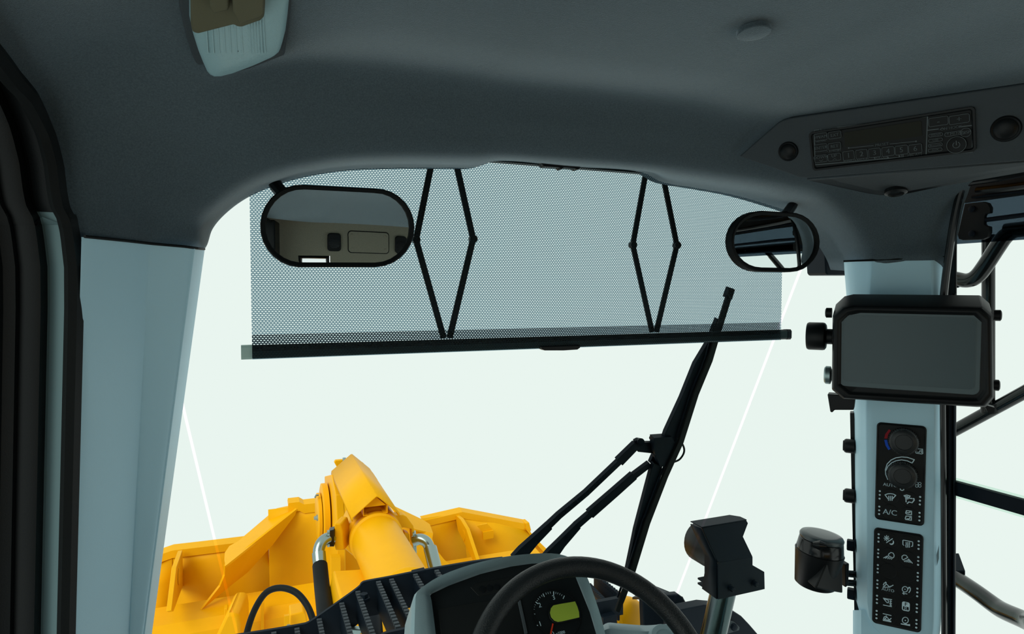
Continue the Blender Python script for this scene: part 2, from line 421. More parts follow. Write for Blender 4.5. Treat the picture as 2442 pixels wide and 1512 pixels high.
# ---- left front pillar cover
def lerp(a, b, t): return a + (b - a) * t
rw = []
for k in range(13):
    t = k / 8
    tp = [(196, 565, .955), (203, 566, .953), (285, 574, 1.004), (350, 580, 1.054), (366, 582, 1.062), (440, 589, 1.085), (460, 591, 1.094), (468, 593, 1.105), (488, 596, 1.205)]
    bt = [(166, 1600, 1.03), (173, 1600, 1.028), (235, 1600, 1.09), (297, 1600, 1.155), (306, 1600, 1.16), (325, 1600, 1.168), (331, 1600, 1.175), (336, 1600, 1.19), (350, 1600, 1.33)]
    rw.append([P(*[lerp(a, b, t) for a, b in zip(p, q)]) for p, q in zip(tp, bt)])
t1 = top('trim_1', P(250, 1600, 1.06), kind='structure')
add('pillar_cover', G().grid([cr(r, 3) for r in rw]), M['pillar'], t1, ang=30)
add('joint_seam', G().tube([CAM + (p - CAM) * .996 for p in (P(202, 564, .955), P(300, 574, 1.012), P(360, 581, 1.055), P(440, 588, 1.084), P(470, 592, 1.105), P(487, 594, 1.20))], .002, 8), M['rubber'], t1)

# ---- right front pillar cover
PF = Fr(W(1.27, 1.10, 0), V((.128, -.16, 0)), V((-.16, -.128, 0)))
tab = [(624, (2012, 2020, 2070, 2094, 2205, 2226, 2252, 2261)), (800, (2026, 2034, 2062, 2086, 2210, 2228, 2250, 2255)), (1000, (2036, 2042, 2062, 2082, 2214, 2230, 2247, 2251)),
       (1430, (2040, 2045, 2065, 2082, 2212, 2228, 2241, 2245)), (1462, (2049, 2054, 2070, 2086, 2211, 2227, 2239, 2243)), (1485, (2066, 2071, 2084, 2094, 2209, 2224, 2235, 2239)), (1500, (2092, 2096, 2104, 2112, 2205, 2220, 2230, 2233)), (1508, (2125, 2127, 2133, 2140, 2200, 2213, 2222, 2225))]
cs = (-.13, -.05, -.008, 0, 0, -.006, -.028, -.06)
rw = []
for y, pxs in tab:
    rw.append([PF.hw(px, y if i < 1 else y + (px - 2040) * (y - 693) * 2.6e-4, c) for i, (px, c) in enumerate(zip(pxs, cs))])
t2 = top('trim_2', PF.hw(2140, 1600, -.05), kind='structure')
add('pillar_cover', G().grid([cr(r, 3) for r in rw]), M['pillar'], t2, ang=30)
pxs = (2034, 2037, 2052, 2066, 2190, 2212, 2226, 2229)
add('lower_cover', G().grid([cr([PF.hw(px, y, c - .012) for px, c in zip(pxs, cs)], 3) for y in (1455, 1500, 1640, 2050)]), M['pillar'], t2, ang=30)
add('joint_seam', G().tube([PF.hw(2012, 623, -.012), PF.hw(2060, 621, .001), PF.hw(2140, 618, .002), PF.hw(2258, 611, -.012)], .0022, 8), M['rubber'], t2)
add('cover_slot', G().prism([PF.hw(*q, -.010) for q in ((2233, 1324), (2239, 1300), (2239, 1332), (2234, 1349))], PF.n * .001), M['grey'], t2)
# dark body strip showing left of the cover, outside the glass
add('post', G().prism([PF.hw(*q, -.09) for q in ((2027, 985), (2060, 985), (2060, 2050), (2050, 2050))], -PF.n * .03), M['black'], t2)

# ---- windshield: a flat middle pane and two corner panes
GS = .30                                              # lean: the foot stands further forward
def gy(z): return 1.32 - GS * z
def Pg(px, py, c=0.0):                                # hit the glass plane (offset c outwards)
    d = ray(px, py); k = (1.32 + c) / (d.y + GS * d.z); return CAM + d * k
w1 = top('window_1', W(.6, gy(-1.0), -1.0), kind='structure')
lt, lb = Pg(420, 900), Pg(572, 1540)
rt, rb = Pg(1915, 630), Pg(1590, 1480)
def along(a, b, z): return a + (b - a) * ((CZ + z - a.z) / (b.z - a.z))
TL, BL, TR, BR = along(lt, lb, .27), along(lt, lb, -1.24), along(rt, rb, .27), along(rt, rb, -1.24)
jl, jr = V((.0028, 0, 0)), V((.0062, 0, 0))            # half widths of the clear joints
add('pane', G().prism([BL + jl, BR - jr, TR - jr, TL + jl], V((0, .004, .001))), M['glass'], w1)
dl_, dr_ = V((-.34, -.10, 0)), V((.75, -.16, 0))
cl_t, cl_b, cr_t, cr_b = TL - jl + dl_ * .4, BL - jl + dl_, TR + jr + dr_ * .14, BR + jr + dr_
add('pane', G().prism([cl_b, BL - jl, TL - jl, cl_t], V((-.002, .004, 0))), M['corner'], w1)
add('pane', G().prism([BR + jr, cr_b, cr_t, TR + jr], V((.002, .004, 0))), M['corner'], w1)
add('glass_joint', G().poly([BL - jl, BL + jl, TL + jl, TL - jl]), M['clear'], w1, label='bright clear glass joint running down beside the left pillar')
add('glass_joint', G().poly([BR - jr, BR + jr, TR + jr, TR - jr]), M['clear'], w1, label='bright clear glass joint crossing behind the work lamp')
add('wall_front', G().abox(-.36, 1.52, 1.28, 1.31, 0, .06), M['metal'], None, kind='structure')

# ---- left door: jamb strips sweep up the front edge and back along the roof
path = [(1.06, -1.25), (1.02, -.60), (.985, .03), (.98, .085), (.972, .14), (.958, .20), (.925, .238), (.87, .262), (.75, .275), (.5, .285), (.1, .29), (-.6, .29)]
def jamb(strips, dx):
    """strips: list of (x, inset) across the section; path swept"""
    pp = cr([V((0, a, b)) for a, b in path], 8); rws = []
    for i, p in enumerate(pp):
        t = (pp[min(i + 1, len(pp) - 1)] - pp[max(i - 1, 0)]).normalized()
        n = V((0, -t.z, t.y)) * 1.0                   # into the opening
        if n.y > 0.2: n = -n
        rws.append([V((x + dx(p), p.y + n.y * d, CZ + p.z + n.z * d)) for x, d in strips])
    return rws
IO = ((-1.25, -.065), (-.5, -.029), (.02, 0), (.07, -.003), (.09, -.005), (.107, -.012), (.125, -.0138), (.157, -.015), (.2, -.021), (.225, -.026), (.24, -.029), (.256, -.038), (.29, -.045))
def inout(p):                                         # how the door edge steps and leans outwards
    for (z0, a), (z1, b) in zip(IO, IO[1:]):
        if p.z <= z1: return a + (b - a) * max(0, (p.z - z0) / (z1 - z0))
    return IO[-1][1]
d1 = top('door_1', W(-.28, .98, -1.25), kind='structure')
add('door_seal', G().grid(jamb([(-.199, .010), (-.196, .020), (-.201, .032), (-.210, .034), (-.216, .026)], inout), False), M['rubber'], d1)
add('flange', G().grid(jamb([(-.212, .030), (-.214, .006), (-.222, -.004)], inout)), M['gloss'], d1)
jr_ = jamb([(-.222, -.004), (-.240, -.012), (-.242, -.010)], inout); jk = [i for i, r in enumerate(jr_) if r[0].z < CZ + .10][-1]
add('inner_jamb', G().grid(jr_[:jk + 1]), M['jamb'], d1)
add('upper_jamb', G().grid(jr_[jk:]), M['black'], d1)
add('door_frame', G().grid(jamb([(-.242, -.010), (-.246, .004), (-.258, .006), (-.268, .004), (-.270, .012), (-.282, .014), (-.286, .026), (-.296, .026)], inout)), M['black'], d1)
add('glazing_trim', G().grid(jamb([(-.296, .026), (-.300, .034), (-.306, .036), (-.312, .030)], inout)), M['gloss'], d1)
add('rear_post', G().abox(-.335, -.215, -.66, -.42, 0, CZ + .285), M['black'], d1, bevel=.01)
add('pane', G().prism([W(-.335, -.6, -1.23), W(-.335, 1.05, -1.23), W(-.335, .95, .2), W(-.335, .8, .27), W(-.335, -.6, .28)], V((-.004, 0, 0))), M['glass'], d1)
for k, (px, py) in enumerate(((7, 545), (4, 893))):
    add('fixing', G().lathe(PX(px, py, -.30), V((.3, -1, 0)), [(.0035, 0), (.0035, .003)], 12), M['black'], d1)
add('rail_clip', G().prism([P(*q, .952) for q in ((40, 128), (46, 130), (84, 190), (80, 193), (72, 188))], V((.004, -.006, 0))), M['black'], d1)

# ---- right side window
XW = 1.45
w2 = top('window_2', W(XW, .5, -1.0), kind='structure')
add('pane', G().prism([W(XW + .02, -.6, -1.23), W(XW + .02, 1.04, -1.23), W(XW + .02, .98, .24), W(XW + .02, -.6, .28)], V((.004, 0, 0))), M['glass'], w2)
tz = (PX(2360, 577, XW + .018) - CAM).z
add('tinted_band', G().prism([W(XW + .015, -.6, tz), W(XW + .015, 1.0, tz), W(XW + .015, .97, .24), W(XW + .015, -.6, .28)], V((.003, 0, 0))), M['tint'], w2)
def vstrip(name, x0, x1, X, m, th=.012, y0=560, y1=1700, dx=8):
    add(name, G().prism([PX(x0 + 2, y0, X), PX(x1 + 2, y0, X), PX(x1 - 2, y1, X), PX(x0 - 2, y1, X)], V((th, 0, 0))), m, w2, bevel=.002)
vstrip('frame_post', 2252, 2277, XW - .004, M['black'], .006)
vstrip('frame_rib', 2262, 2267, XW - .010, M['metal'], .006, 700)
vstrip('frame_rib', 2272, 2275, XW - .010, M['metal'], .006, 700)
sealp = [PX(2246, 760, 1.395), PX(2252, 690, 1.395), PX(2262, 610, 1.395), PX(2276, 520, 1.395), PX(2290, 460, 1.395), PX(2300, 443, 1.395), PX(2318, 434, 1.395), PX(2370, 426, 1.395), PX(2460, 408, 1.395), W(1.395, .3, .265), W(1.395, -.6, .27)]
add('window_seal', G().tube(cr(sealp, 5), .0075, 10), M['gloss'], w2)
sealq = [PX(2252, 1600, 1.395), PX(2250, 1200, 1.395), PX(2248, 960, 1.395), PX(2247, 800, 1.395), PX(2246, 740, 1.395)]
add('window_seal', G().tube(cr(sealq, 3), .0055, 10), M['gloss'], w2)
hd = [PX(2296, 484, XW), PX(2470, 460, XW), W(XW, -.6, (PX(2470, 460, XW) - CAM).z), W(XW, -.6, .30), W(XW, .9, .29), PX(2305, 436, XW)]
add('header_rail', G().prism(hd, V((.01, 0, 0))), M['black'], w2)
add('header_bead', G().tube([PX(2318, 470, XW - .006), PX(2380, 463, XW - .006), PX(2470, 452, XW - .006), V((XW - .006, -.5, PX(2470, 452, XW).z))], .003, 8), M['metal'], w2)
add('header_lip', G().tube([PX(2330, 455, XW - .02), PX(2400, 448, XW - .02), PX(2470, 439, XW - .02), V((XW - .02, -.5, PX(2470, 439, XW).z))], .008, 10), M['gloss'], w2)
hp = [(2283, 560), (2300, 486), (2345, 481), (2356, 484), (2362, 495), (2361, 508), (2350, 510), (2347, 515), (2347, 534), (2351, 538), (2360, 540), (2360, 555), (2354, 566), (2343, 571), (2296, 573), (2286, 570)]
add('hinge_plate', G().prism([PX(*q, XW - .002) for q in hp], V((.01, 0, 0))), M['panel'], w2, bevel=.0015)
for py in (498, 557):
    add('hinge_screw', G().lathe(PX(2318, py, XW - .004), V((-1, 0, 0)), [(.007, 0), (.007, .002), (.004, .003)], 14), M['metal'], w2)
add('slide_rod', G().tube([PX(2346, 525, XW + .004), PX(2440, 513, XW + .004), V((XW + .004, -.5, PX(2440, 513, XW + .004).z))], .005, 10), M['metal'], w2)
zb0, zb1 = (PX(2360, 1170, XW) - CAM).z, (PX(2360, 1205, XW) - CAM).z
add('cross_rail', G().abox(XW - .004, XW + .012, -.6, .962, CZ + zb1, CZ + zb0), M['metal'], w2, bevel=.002)
add('pane_edge', G().abox(XW + .002, XW + .008, -.6, .96, CZ + zb0, CZ + zb0 + .006), M['edge'], w2)
add('pane_edge', G().abox(XW + .002, XW + .008, -.6, .96, CZ + zb1 - .006, CZ + zb1), M['edge'], w2)

# =================================================================== things inside the cab
# ---- roller sun shade with two folding arms
YS = 1.215
sh = top('sun_shade', W(.58, YS, -.12), 'grey perforated roller sun shade pulled half down over the windshield', 'sun shade')
xl, xr = P(600, 760, YS).x, P(1863, 760, YS).x
zb, zt = P(1221, 818, YS).z, P(1221, 300, YS).z
g = G().poly([V((xl, YS, zb - .014)), V((xr, YS, zb - .014)), V((xr, YS, zt)), V((xl, YS, zt))])
add('fabric', g, M['cloth'], sh)
g = G().poly([V((xl, YS + .004, zb)), V((xr, YS + .004, zb)), V((xr, YS + .004, zb + .029)), V((xl, YS + .004, zb + .029))])
add('hem', g, M['hem'], sh, label='darker doubled hem')
b0, b1 = P(575, 839, YS + .012), P(1882, 798, YS + .012)
zc = (b0.z + b1.z) / 2
prof = [(-.012, -.008), (-.012, .006), (-.009, .011), (.009, .011), (.012, .006), (.012, -.008), (.008, -.012), (-.008, -.012)]
add('bottom_bar', G().prism([V((xl, YS + .014 + q[1] * .8, zc + q[0])) for q in prof], V((b1.x - xl - .012, 0, 0))), M['bar'], sh, bevel=.001)
for x, s in ((b0.x, 1), (b1.x, -1)):
    add('end_cap', G().prism([V((x, YS + .014 + q[1] * .84, zc + q[0] * 1.04)) for q in prof], V(((xl - x) if s > 0 else -.012, 0, 0))), M['barend'] if s > 0 else M['black'], sh)
    add('bar_slot', G().prism([V((x + s * .001, YS + .0045, zc + k)) for k in (.006, .0085)] + [V((x + s * .02, YS + .0045, zc + k)) for k in (.0085, .006)], V((0, .001, 0))), M['black'], sh)
for (p0, p1, p2, w0) in (((1028, 395), (992, 572), (1058, 806), 19), ((1089, 395), (1128, 570), (1072, 806), 19), ((1540, 412), (1509, 584), (1555, 792), 17), ((1582, 425), (1614, 585), (1565, 792), 17)):
    Ya = YS + .03 if p1[0] in (992, 1509) else YS + .024
    a, b, c = [P(*q, Ya) for q in (p0, p1, p2)]
    if p0[1] < 420: a = a + (a - b).normalized() * .06
    w = w0 / FPX * (b - CAM).dot(cF)
    e = (b - a).cross(Y3).normalized()
    for s0, s1 in ((a, b), (b, c)):
        add('folding_arm', G().bar(s0, s1, Y3, .005, w * .78), M['black'], sh, bevel=.001)
    add('arm_pivot', G().lathe(b - Y3 * .006, Y3, [(w * .5, 0), (w * .5, .012)], 16), M['black'], sh)
pf = Fr(P(1337, 830, YS - .004), X3, -Y3)
add('pull_handle', G().prism([pf.hw(*q) for q in ((1290, 826), (1384, 823), (1385, 829), (1378, 834), (1345, 836), (1300, 836), (1292, 832))], V((0, .022, 0))), M['black'], sh, bevel=.002)
add('top_rail', G().bar(P(1150, 376, YS + .015), P(1575, 411, YS + .015), Z3, .014, .02), M['black'], sh, bevel=.002)
add('rail_catch', G().prism([P(*q, YS - .006) for q in ((1290, 388), (1300, 385), (1384, 393), (1384, 401), (1378, 405), (1370, 401), (1345, 399), (1340, 404), (1334, 399), (1298, 397))], V((0, .02, 0))), M['black'], sh, bevel=.001)

# ---- two round-ended mirrors
def stadium(top_l, top_r, bot_r, bot_l, n=14):
    """outline through the two straight edges with round ends, in px"""
    out = []
    (ax, ay), (bx, by), (cx, cy), (dx, dy) = top_l, top_r, bot_r, bot_l
    mx, my = (bx + cx) / 2, (by + cy) / 2; r = math.hypot(bx - cx, by - cy) / 2; a0 = math.atan2(by - my, bx - mx)
    out += [(mx + r * math.cos(a0 + math.pi * k / n), my + r * math.sin(a0 + math.pi * k / n)) for k in range(n + 1)]
    out += [(lerp(cx, dx, k / 14), lerp(cy, dy, k / 14)) for k in range(1, 14)]
    mx, my = (ax + dx) / 2, (ay + dy) / 2; r = math.hypot(ax - dx, ay - dy) / 2; a0 = math.atan2(dy - my, dx - mx)
    out += [(mx + r * math.cos(a0 + math.pi * k / n), my + r * math.sin(a0 + math.pi * k / n)) for k in range(n + 1)]
    out += [(lerp(ax, bx, k / 14), lerp(ay, by, k / 14)) for k in range(1, 14)]
    return out
def mirror(corners, Y, n, R, rim_px, label, arm):
    cx = sum(c[0] for c in corners) / 4; cy = sum(c[1] for c in corners) / 4
    n = V(n).normalized(); u = V((1, 0, 0)); fr = Fr(P(cx, cy, Y), u - n * u.dot(n), n)
    m = top('mirror', fr.w(0, -.06, -.01), label, 'mirror', 'cab mirrors')
    ol = [fr.hit(*q) for q in stadium(*corners)]
    k = rim_px * fr.mm(cx, cy)
    L = len(ol)
    def inset(d):
        out = []
        for i in range(L):
            a, b = V((*ol[i - 1], 0)), V((*ol[(i + 1) % L], 0)); t = (b - a).normalized(); out.append((ol[i][0] + t.y * d, ol[i][1] - t.x * d))
        return out
    cen = (sum(p[0] for p in ol) / L, sum(p[1] for p in ol) / L)
    test = inset(k)
    sgn = 1 if sum((p[0] - cen[0]) ** 2 + (p[1] - cen[1]) ** 2 for p in test) < sum((p[0] - cen[0]) ** 2 + (p[1] - cen[1]) ** 2 for p in ol) else -1
    i1, i2, i3 = inset(sgn * k), inset(sgn * k * .3), inset(sgn * k * 1.2)
    add('rim', G().grid([[fr.w(a, b, -.004) for a, b in i3], [fr.w(a, b, .002) for a, b in i1], [fr.w(a, b, .0045) for a, b in i2], [fr.w(a, b, .003) for a, b in ol], [fr.w(a, b, -.013) for a, b in ol]], cu=True), M['rubber'], m, ang=50)
    add('back_shell', G().poly([fr.w(a, b, -.013) for a, b in ol]), M['black'], m)
    # convex glass as concentric rings
    ringz = []; rm2 = max((a - cen[0]) ** 2 + (b - cen[1]) ** 2 for a, b in i1)
    for j in range(25):
        s = 1 - j / 24 * .999
        ringz.append([fr.w(cen[0] + (a - cen[0]) * s, cen[1] + (b - cen[1]) * s, -.0015 + (rm2 - ((a - cen[0]) * s) ** 2 - ((b - cen[1]) * s) ** 2) / (2 * R)) for a, b in i1])
    add('mirror_glass', G().grid(ringz, cu=True), M['mirror'], m, ang=180, label='convex mirror glass')
    add('mount_arm', G().tube([fr.hw(*arm[0], -.014), P(*arm[1], 1.15), P(*arm[2], 1.20)], .011, 10), M['black'], m)
    return m
mirror(((725, 441), (893, 450), (895, 637), (712, 637)), 1.075, (-.01, -1, .0), 1.08, 11, 'large round-ended black rimmed interior mirror hanging before the sun shade', ((690, 480), (660, 446), (650, 425)))
mirror(((1814, 503), (1880, 507), (1882, 649), (1814, 648)), 1.06, (.145, -1, .02), 1.9, 10, 'small round-ended black rimmed mirror near the right pillar', ((1872, 515), (1890, 490), (1900, 465)))

# ---- dome lamp on the ceiling
p, n = on_liner(570, 90)
DF = Fr(p + n * .012, V((.97, .0, 0)) , n)
dz = Zm(420, 0, 2387 / 300)
dl = top('dome_lamp', DF.w(0, 0, -.012), 'ceiling dome lamp with ribbed pale lens and olive grey switch block', 'lamp')
base = [dz(*q) for q in ((30, -320), (60, 0), (130, 330), (200, 620), (290, 900), (390, 1130), (470, 1260), (600, 1330), (800, 1350), (1400, 1180), (2060, 920), (2130, 400), (2170, 0), (2190, -320))]
add('base_plate', G().prism([DF.hw(*q, -.008) for q in base], DF.n * .010), M['console'], dl, bevel=.003)
lens = [dz(*q) for q in ((240, -320), (245, 320), (300, 600), (380, 860), (470, 1090), (560, 1290), (620, 1360), (700, 1398), (800, 1395), (1050, 1330), (1500, 1160), (1900, 980), (1980, 910), (2020, 830), (2080, 600), (2120, 300), (2148, 0), (2165, -320))]
lo = [DF.hit(*q, .006) for q in lens]
ca, cb = sum(q[0] for q in lo) / len(lo), sum(q[1] for q in lo) / len(lo)
def sc(s): return [(ca + (a - ca) * s, cb + (b - cb) * s) for a, b in lo]
add('lens', G().grid([[DF.w(a, b, -.008) for a, b in sc(1.0)], [DF.w(a, b, .004) for a, b in sc(.995)], [DF.w(a, b, .012) for a, b in sc(.95)], [DF.w(a, b, .016) for a, b in sc(.85)], [DF.w(a, b, .018) for a, b in sc(.4)], [DF.w(a, b, .018) for a, b in sc(.01)]], cu=True), M['lens'], dl, ang=60)
for k in range(13):
    x = 1370 + k * 55 if k < 6 else 560 + (k - 6) * 110
    a0, a1 = DF.hit(*dz(x, 330 if k >= 6 else 190), .0175), DF.hit(*dz(x + 45, 1000), .0175)
    add('lens_rib', G().bar(DF.w(*a0, .0178), DF.w(*a1, .0178), DF.u, .0012, .0014), M['lens'], dl)
sb = [dz(*q) for q in ((270, -330), (275, 170), (300, 330), (380, 372), (440, 370), (1090, 200), (1150, 235), (1240, 250), (1600, 120), (1660, 60), (1672, 0), (1690, -330))]
add('switch_block', G().prism([DF.hw(*q, .012) for q in sb], DF.n * .018), M['lampgrey'], dl, bevel=.004)
rk = [dz(*q) for q in ((630, -330), (640, 30), (690, 130), (740, 140), (990, 75), (1010, 30), (1000, -330))]
add('rocker_switch', G().prism([DF.hw(*q, .03) for q in rk], DF.n * .008), M['lampgrey'], dl, bevel=.003)
rk = [dz(*q) for q in ((1060, -330), (1080, 10), (1180, 215), (1250, 240), (1600, 110), (1665, 40), (1660, -330))]
add('slide_switch', G().prism([DF.hw(*q, .028) for q in rk], DF.n * .014), M['lampgrey'], dl, bevel=.003)

# ---- overhead console with radio
uu = V((.466, -1, 0)).normalized(); nh = V((-.906, -.422, 0)).normalized()
CF = Fr(P(1980, 350, .84), uu, nh * math.cos(math.radians(22)) + V((0, 0, -1)) * math.sin(math.radians(22)))
oc = top('overhead_console', CF.w(.1, -.08, -.05), 'slate grey overhead console panel above the right pillar', 'console')
face = [(1763, 373), (1856, 292), (1868, 286), (1884, 281), (2442, 200), (2600, 176), (2600, 372), (2442, 384), (1925, 425), (1905, 423), (1880, 414)]
fp = [CF.hw(*q) for q in face]
add('face_panel', G().prism(fp, -CF.n * .012), M['console'], oc, bevel=.0025, seg=3)
und = [(1925, 426, 0.0), (2600, 371, 0.0), (2600, 380, -.10), (2442, 402, -.10), (2245, 442, -.085), (2160, 460, -.075), (2100, 463, -.07), (2070, 459, -.06), (1930, 428, -.012)]
g = G(); up = [CF.hw(x, y, c - .010) for x, y, c in und]
g.poly(up); add('under_cover', g, M['console'], oc, solid=.004, label='dark underside of the console')
p0 = CF.hw(2136, 458, -.072)
add('blind_screw', G().lathe(p0 + V((0, 0, .004)), V((-.15, -.2, -1)), [(.018, 0), (.018, .006), (.013, .0085), (.012, .006)], 22), M['black'], oc)
for px, py, r in ((1880, 361, 22.5), (2399, 307, 30)):
    k = r * CF.mm(px, py) * 1.03; a, b = CF.hit(px, py)
    add('blank_plug', G().lathe(CF.w(a, b, -.002), CF.n, [(k, 0), (k, .003), (k * .93, .0055), (k * .80, .0045), (k * .72, .0062), (k * .4, .0085), (k * .02, .0092)], 36), M['black'], oc, ang=50)
z8 = Zm(1900, 230, 2442 / 542)
rd = top('radio', CF.hw(2130, 400), 'black radio with preset buttons set in the overhead console', 'radio')
q = [z8(152, 350), z8(1935, 133), z8(1918, 617), z8(155, 772)]
hs = [CF.hit(*p) for p in q]
ra0, ra1 = (hs[0][0] + hs[3][0]) / 2, (hs[1][0] + hs[2][0]) / 2
rb0, rb1 = (hs[2][1] + hs[3][1]) / 2, (hs[0][1] + hs[1][1]) / 2
rw_, rh_ = ra1 - ra0, rb1 - rb0; rcx, rcy = (ra0 + ra1) / 2, (rb0 + rb1) / 2
o1 = rrect(rw_, rh_, .006, 4, rcx, rcy); o2 = rrect(rw_ - .006, rh_ - .006, .004, 4, rcx, rcy); o3 = rrect(rw_ - .010, rh_ - .010, .003, 4, rcx, rcy)
add('bezel', G().grid([[CF.w(a, b, 0) for a, b in o1], [CF.w(a, b, .004) for a, b in o1], [CF.w(a, b, .004) for a, b in o2], [CF.w(a, b, .0015) for a, b in o3]], cu=True), M['black'], rd)
plate = add('faceplate', G().poly([CF.w(a, b, .0016) for a, b in o3]), M['panel'], rd)
# 8 mm grid helper: radio local units, zoom pixel -> plate
def rz(x, y): return CF.hit(*z8(x, y), .002)
k8 = CF.mm(2130, 330) / z8.k
da = [rz(*t) for t in ((512, 372), (1345, 275), (1343, 438), (515, 527))]
dcx, dcy = sum(t[0] for t in da) / 4, sum(t[1] for t in da) / 4
dw, dh = (da[1][0] + da[2][0] - da[0][0] - da[3][0]) / 2, (da[0][1] + da[1][1] - da[2][1] - da[3][1]) / 2
add('display', G().prism([CF.w(a, b, .0016) for a, b in rrect(dw, dh, .002, 3, dcx, dcy)], CF.n * .0008), M['radio_lcd'], rd, label='unlit olive display window')
def rbtn(cx, cy, w, h, s, ts=44, extra=None):
    a, b = rz(cx, cy); k = CF.mm(*z8(cx, cy)) / z8.k
    w *= k * 1.12; h *= k * 1.0
    bt = add('button', G().prism([CF.w(x, y, .0016) for x, y in rrect(w, h, .0022, 3, a, b)], CF.n * .0016), M['panel'], rd, bevel=.0004)
    add('outline', G().stroke(CF, rrect(w * .97, h * .97, .0022, 3, a, b), .0006, .0038, True), M['dim'], bt)
    gg = G()
    if s: text(gg, CF, s, a, b + (.0 if not extra else .0022), ts * k * 1.35, .0040, bold=.012)
    if extra: gg.stroke(CF, [(a - .003, b - .0035 - extra * .001), (a, b - .0035 + extra * .001), (a + .003, b - .0035 - extra * .001)], .0006, .0037)
    add('lettering', gg, M['dim'], bt)
for cx, cy, w, h, s, ts, ex in ((262, 432, 118, 78, 'FM/AM', 32, None), (411, 412, 118, 76, 'EXT', 34, None), (262, 548, 116, 78, 'ENTER', 32, None), (409, 533, 116, 76, 'RET', 34, None), (262, 665, 116, 78, 'DOWN', 32, -1), (408, 650, 118, 78, 'UP', 34, 1),
                        (561, 632, 102, 98, '1', 56, None), (700, 617, 104, 98, '2', 56, None), (840, 603, 106, 98, '3', 56, None), (984, 588, 108, 98, '4', 56, None), (1128, 573, 110, 98, '5', 56, None), (1277, 560, 112, 98, '6', 56, None),
                        (1524, 266, 162, 92, '-', 60, None), (1748, 242, 166, 92, '+', 60, None),
                        (1496, 410, 118, 34, 'FM/AM', 22, None), (1494, 467, 118, 34, 'USB', 22, None), (1491, 519, 118, 34, 'Bluetooth', 19, None), (1490, 571, 118, 34, 'AUX', 22, None), (1700, 395, 165, 42, '* MENU', 30, None)):
    rbtn(cx, cy, w, h, s, ts, ex)
g = G()
for s, x, y, t in (('OFF HOOK', 350, 352, 25), ('* REDIAL', 252, 480, 23), ('* A.PRESET', 400, 586, 23), ('PRESET', 915, 517, 30), ('REPEAT', 560, 690, 24), ('RANDOM', 698, 677, 24), ('FOLDER', 908, 657, 25), ('MIC ATT', 1270, 626, 25), ('ON HOOK', 1660, 337, 27)):
    a, b = rz(x, y); text(g, CF, s, a, b, t * k8 * 1.4, .0022, bold=.01)
for x, y, d in ((838, 663, -1), (980, 652, 1)):
    a, b = rz(x, y); r = .0018; g.poly([CF.w(a - r, b - r * d, .0022), CF.w(a + r, b - r * d, .0022), CF.w(a, b + r * d, .0022)])
a, b = rz(1118, 640); g.poly([CF.w(a - .003, b - .002, .0022), CF.w(a, b, .0022), CF.w(a - .003, b + .002, .0022)])
for dx in (.0015, .0035): g.stroke(CF, [(a + dx, b - .002), (a + dx, b + .002)], .0009, .0022)
for l in (((558, 554), (825, 527)), ((1003, 510), (1282, 482))): g.stroke(CF, [rz(*t) for t in l], .0007, .0022)
for t in ((558, 554), (1282, 482)): g.disc(CF, *rz(*t), .0012, .0022)
for l in (((1400, 365), (1522, 350)), ((1742, 328), (1900, 310)), ((1900, 310), (1885, 598)), ((1405, 215), (1390, 632)), ((240, 358), (190, 364)), ((190, 364), (195, 735)), ((435, 332), (1400, 215)), ((195, 735), (1390, 632)), ((1390, 632), (1885, 598))):
    g.stroke(CF, [rz(*t) for t in l], .0014, .0019)
a, b = rz(264, 362); g.stroke(CF, arcp(a + .002, b + .001, .003, 150, 290, 8), .001, .0022)
a, b = rz(1563, 350); g.stroke(CF, arcp(a, b - .002, .003, 30, 150, 8), .001, .0022)
add('lettering', g, M['dim'], rd)
a, b = rz(1818, 384); bt = add('display_button', G().lathe(CF.w(a, b, .0016), CF.n, [(.0068, 0), (.0068, .0018), (.0063, .0022)], 24), M['panel'], rd)
g = G(); text(g, CF, 'DISP', a, b, 32 * k8 * 1.3, .0042, bold=.012); g.stroke(CF, arcp(a, b, .0067, 0, 360, 24), .0006, .0041); add('lettering', g, M['dim'], bt)
a, b = rz(1720, 515); bt = add('power_button', G().lathe(CF.w(a, b, .0016), CF.n, [(.0128, 0), (.0128, .003), (.012, .004), (.011, .0036)], 30), M['panel'], rd)
g = G(); g.stroke(CF, arcp(a, b, .0045, 125, 415, 18), .0010, .0060); g.stroke(CF, [(a, b), (a, b + .0062)], .0011, .0060); g.stroke(CF, arcp(a, b, .0126, 0, 360, 30), .0007, .0058); add('power_symbol', g, M['dim'], bt)

# ---- monitor on the right pillar
MF = Fr(PD(2175, 840, 1.315), V((.60, -.80, 0)), V((-.80, -.60, -.03)))
mo = top('monitor', MF.hw(2140, 965, -.06), 'dark blank monitor in thick chamfered black housing on the right pillar', 'monitor')
front = [(1985, 752), (2008, 731), (2030, 726), (2345, 731), (2369, 752), (2371, 950), (2352, 972), (2330, 972), (2010, 952), (1983, 930)]
fl = [MF.hit(*q) for q in front]
fcx, fcy = sum(q[0] for q in fl) / len(fl), sum(q[1] for q in fl) / len(fl)
def inn(d): return [(a - math.copysign(min(d, abs(a - fcx)), a - fcx), b - math.copysign(min(d, abs(b - fcy)), b - fcy)) for a, b in fl]
add('housing', G().grid([[MF.w(fcx + (a - fcx) * .93, fcy + (b - fcy) * .9, -.085) for a, b in fl], [MF.w(a, b + (.020 if b > fcy else 0), -.07) for a, b in fl], [MF.w(a, b, -.006) for a, b in fl], [MF.w(a, b, .002) for a, b in inn(.004)], [MF.w(a, b, .004) for a, b in inn(.011)], [MF.w(a, b, -.002) for a, b in inn(.016)], [MF.w(a, b, -.003) for a, b in inn(.032)]], cu=True), M['black'], mo, bevel=.0025)
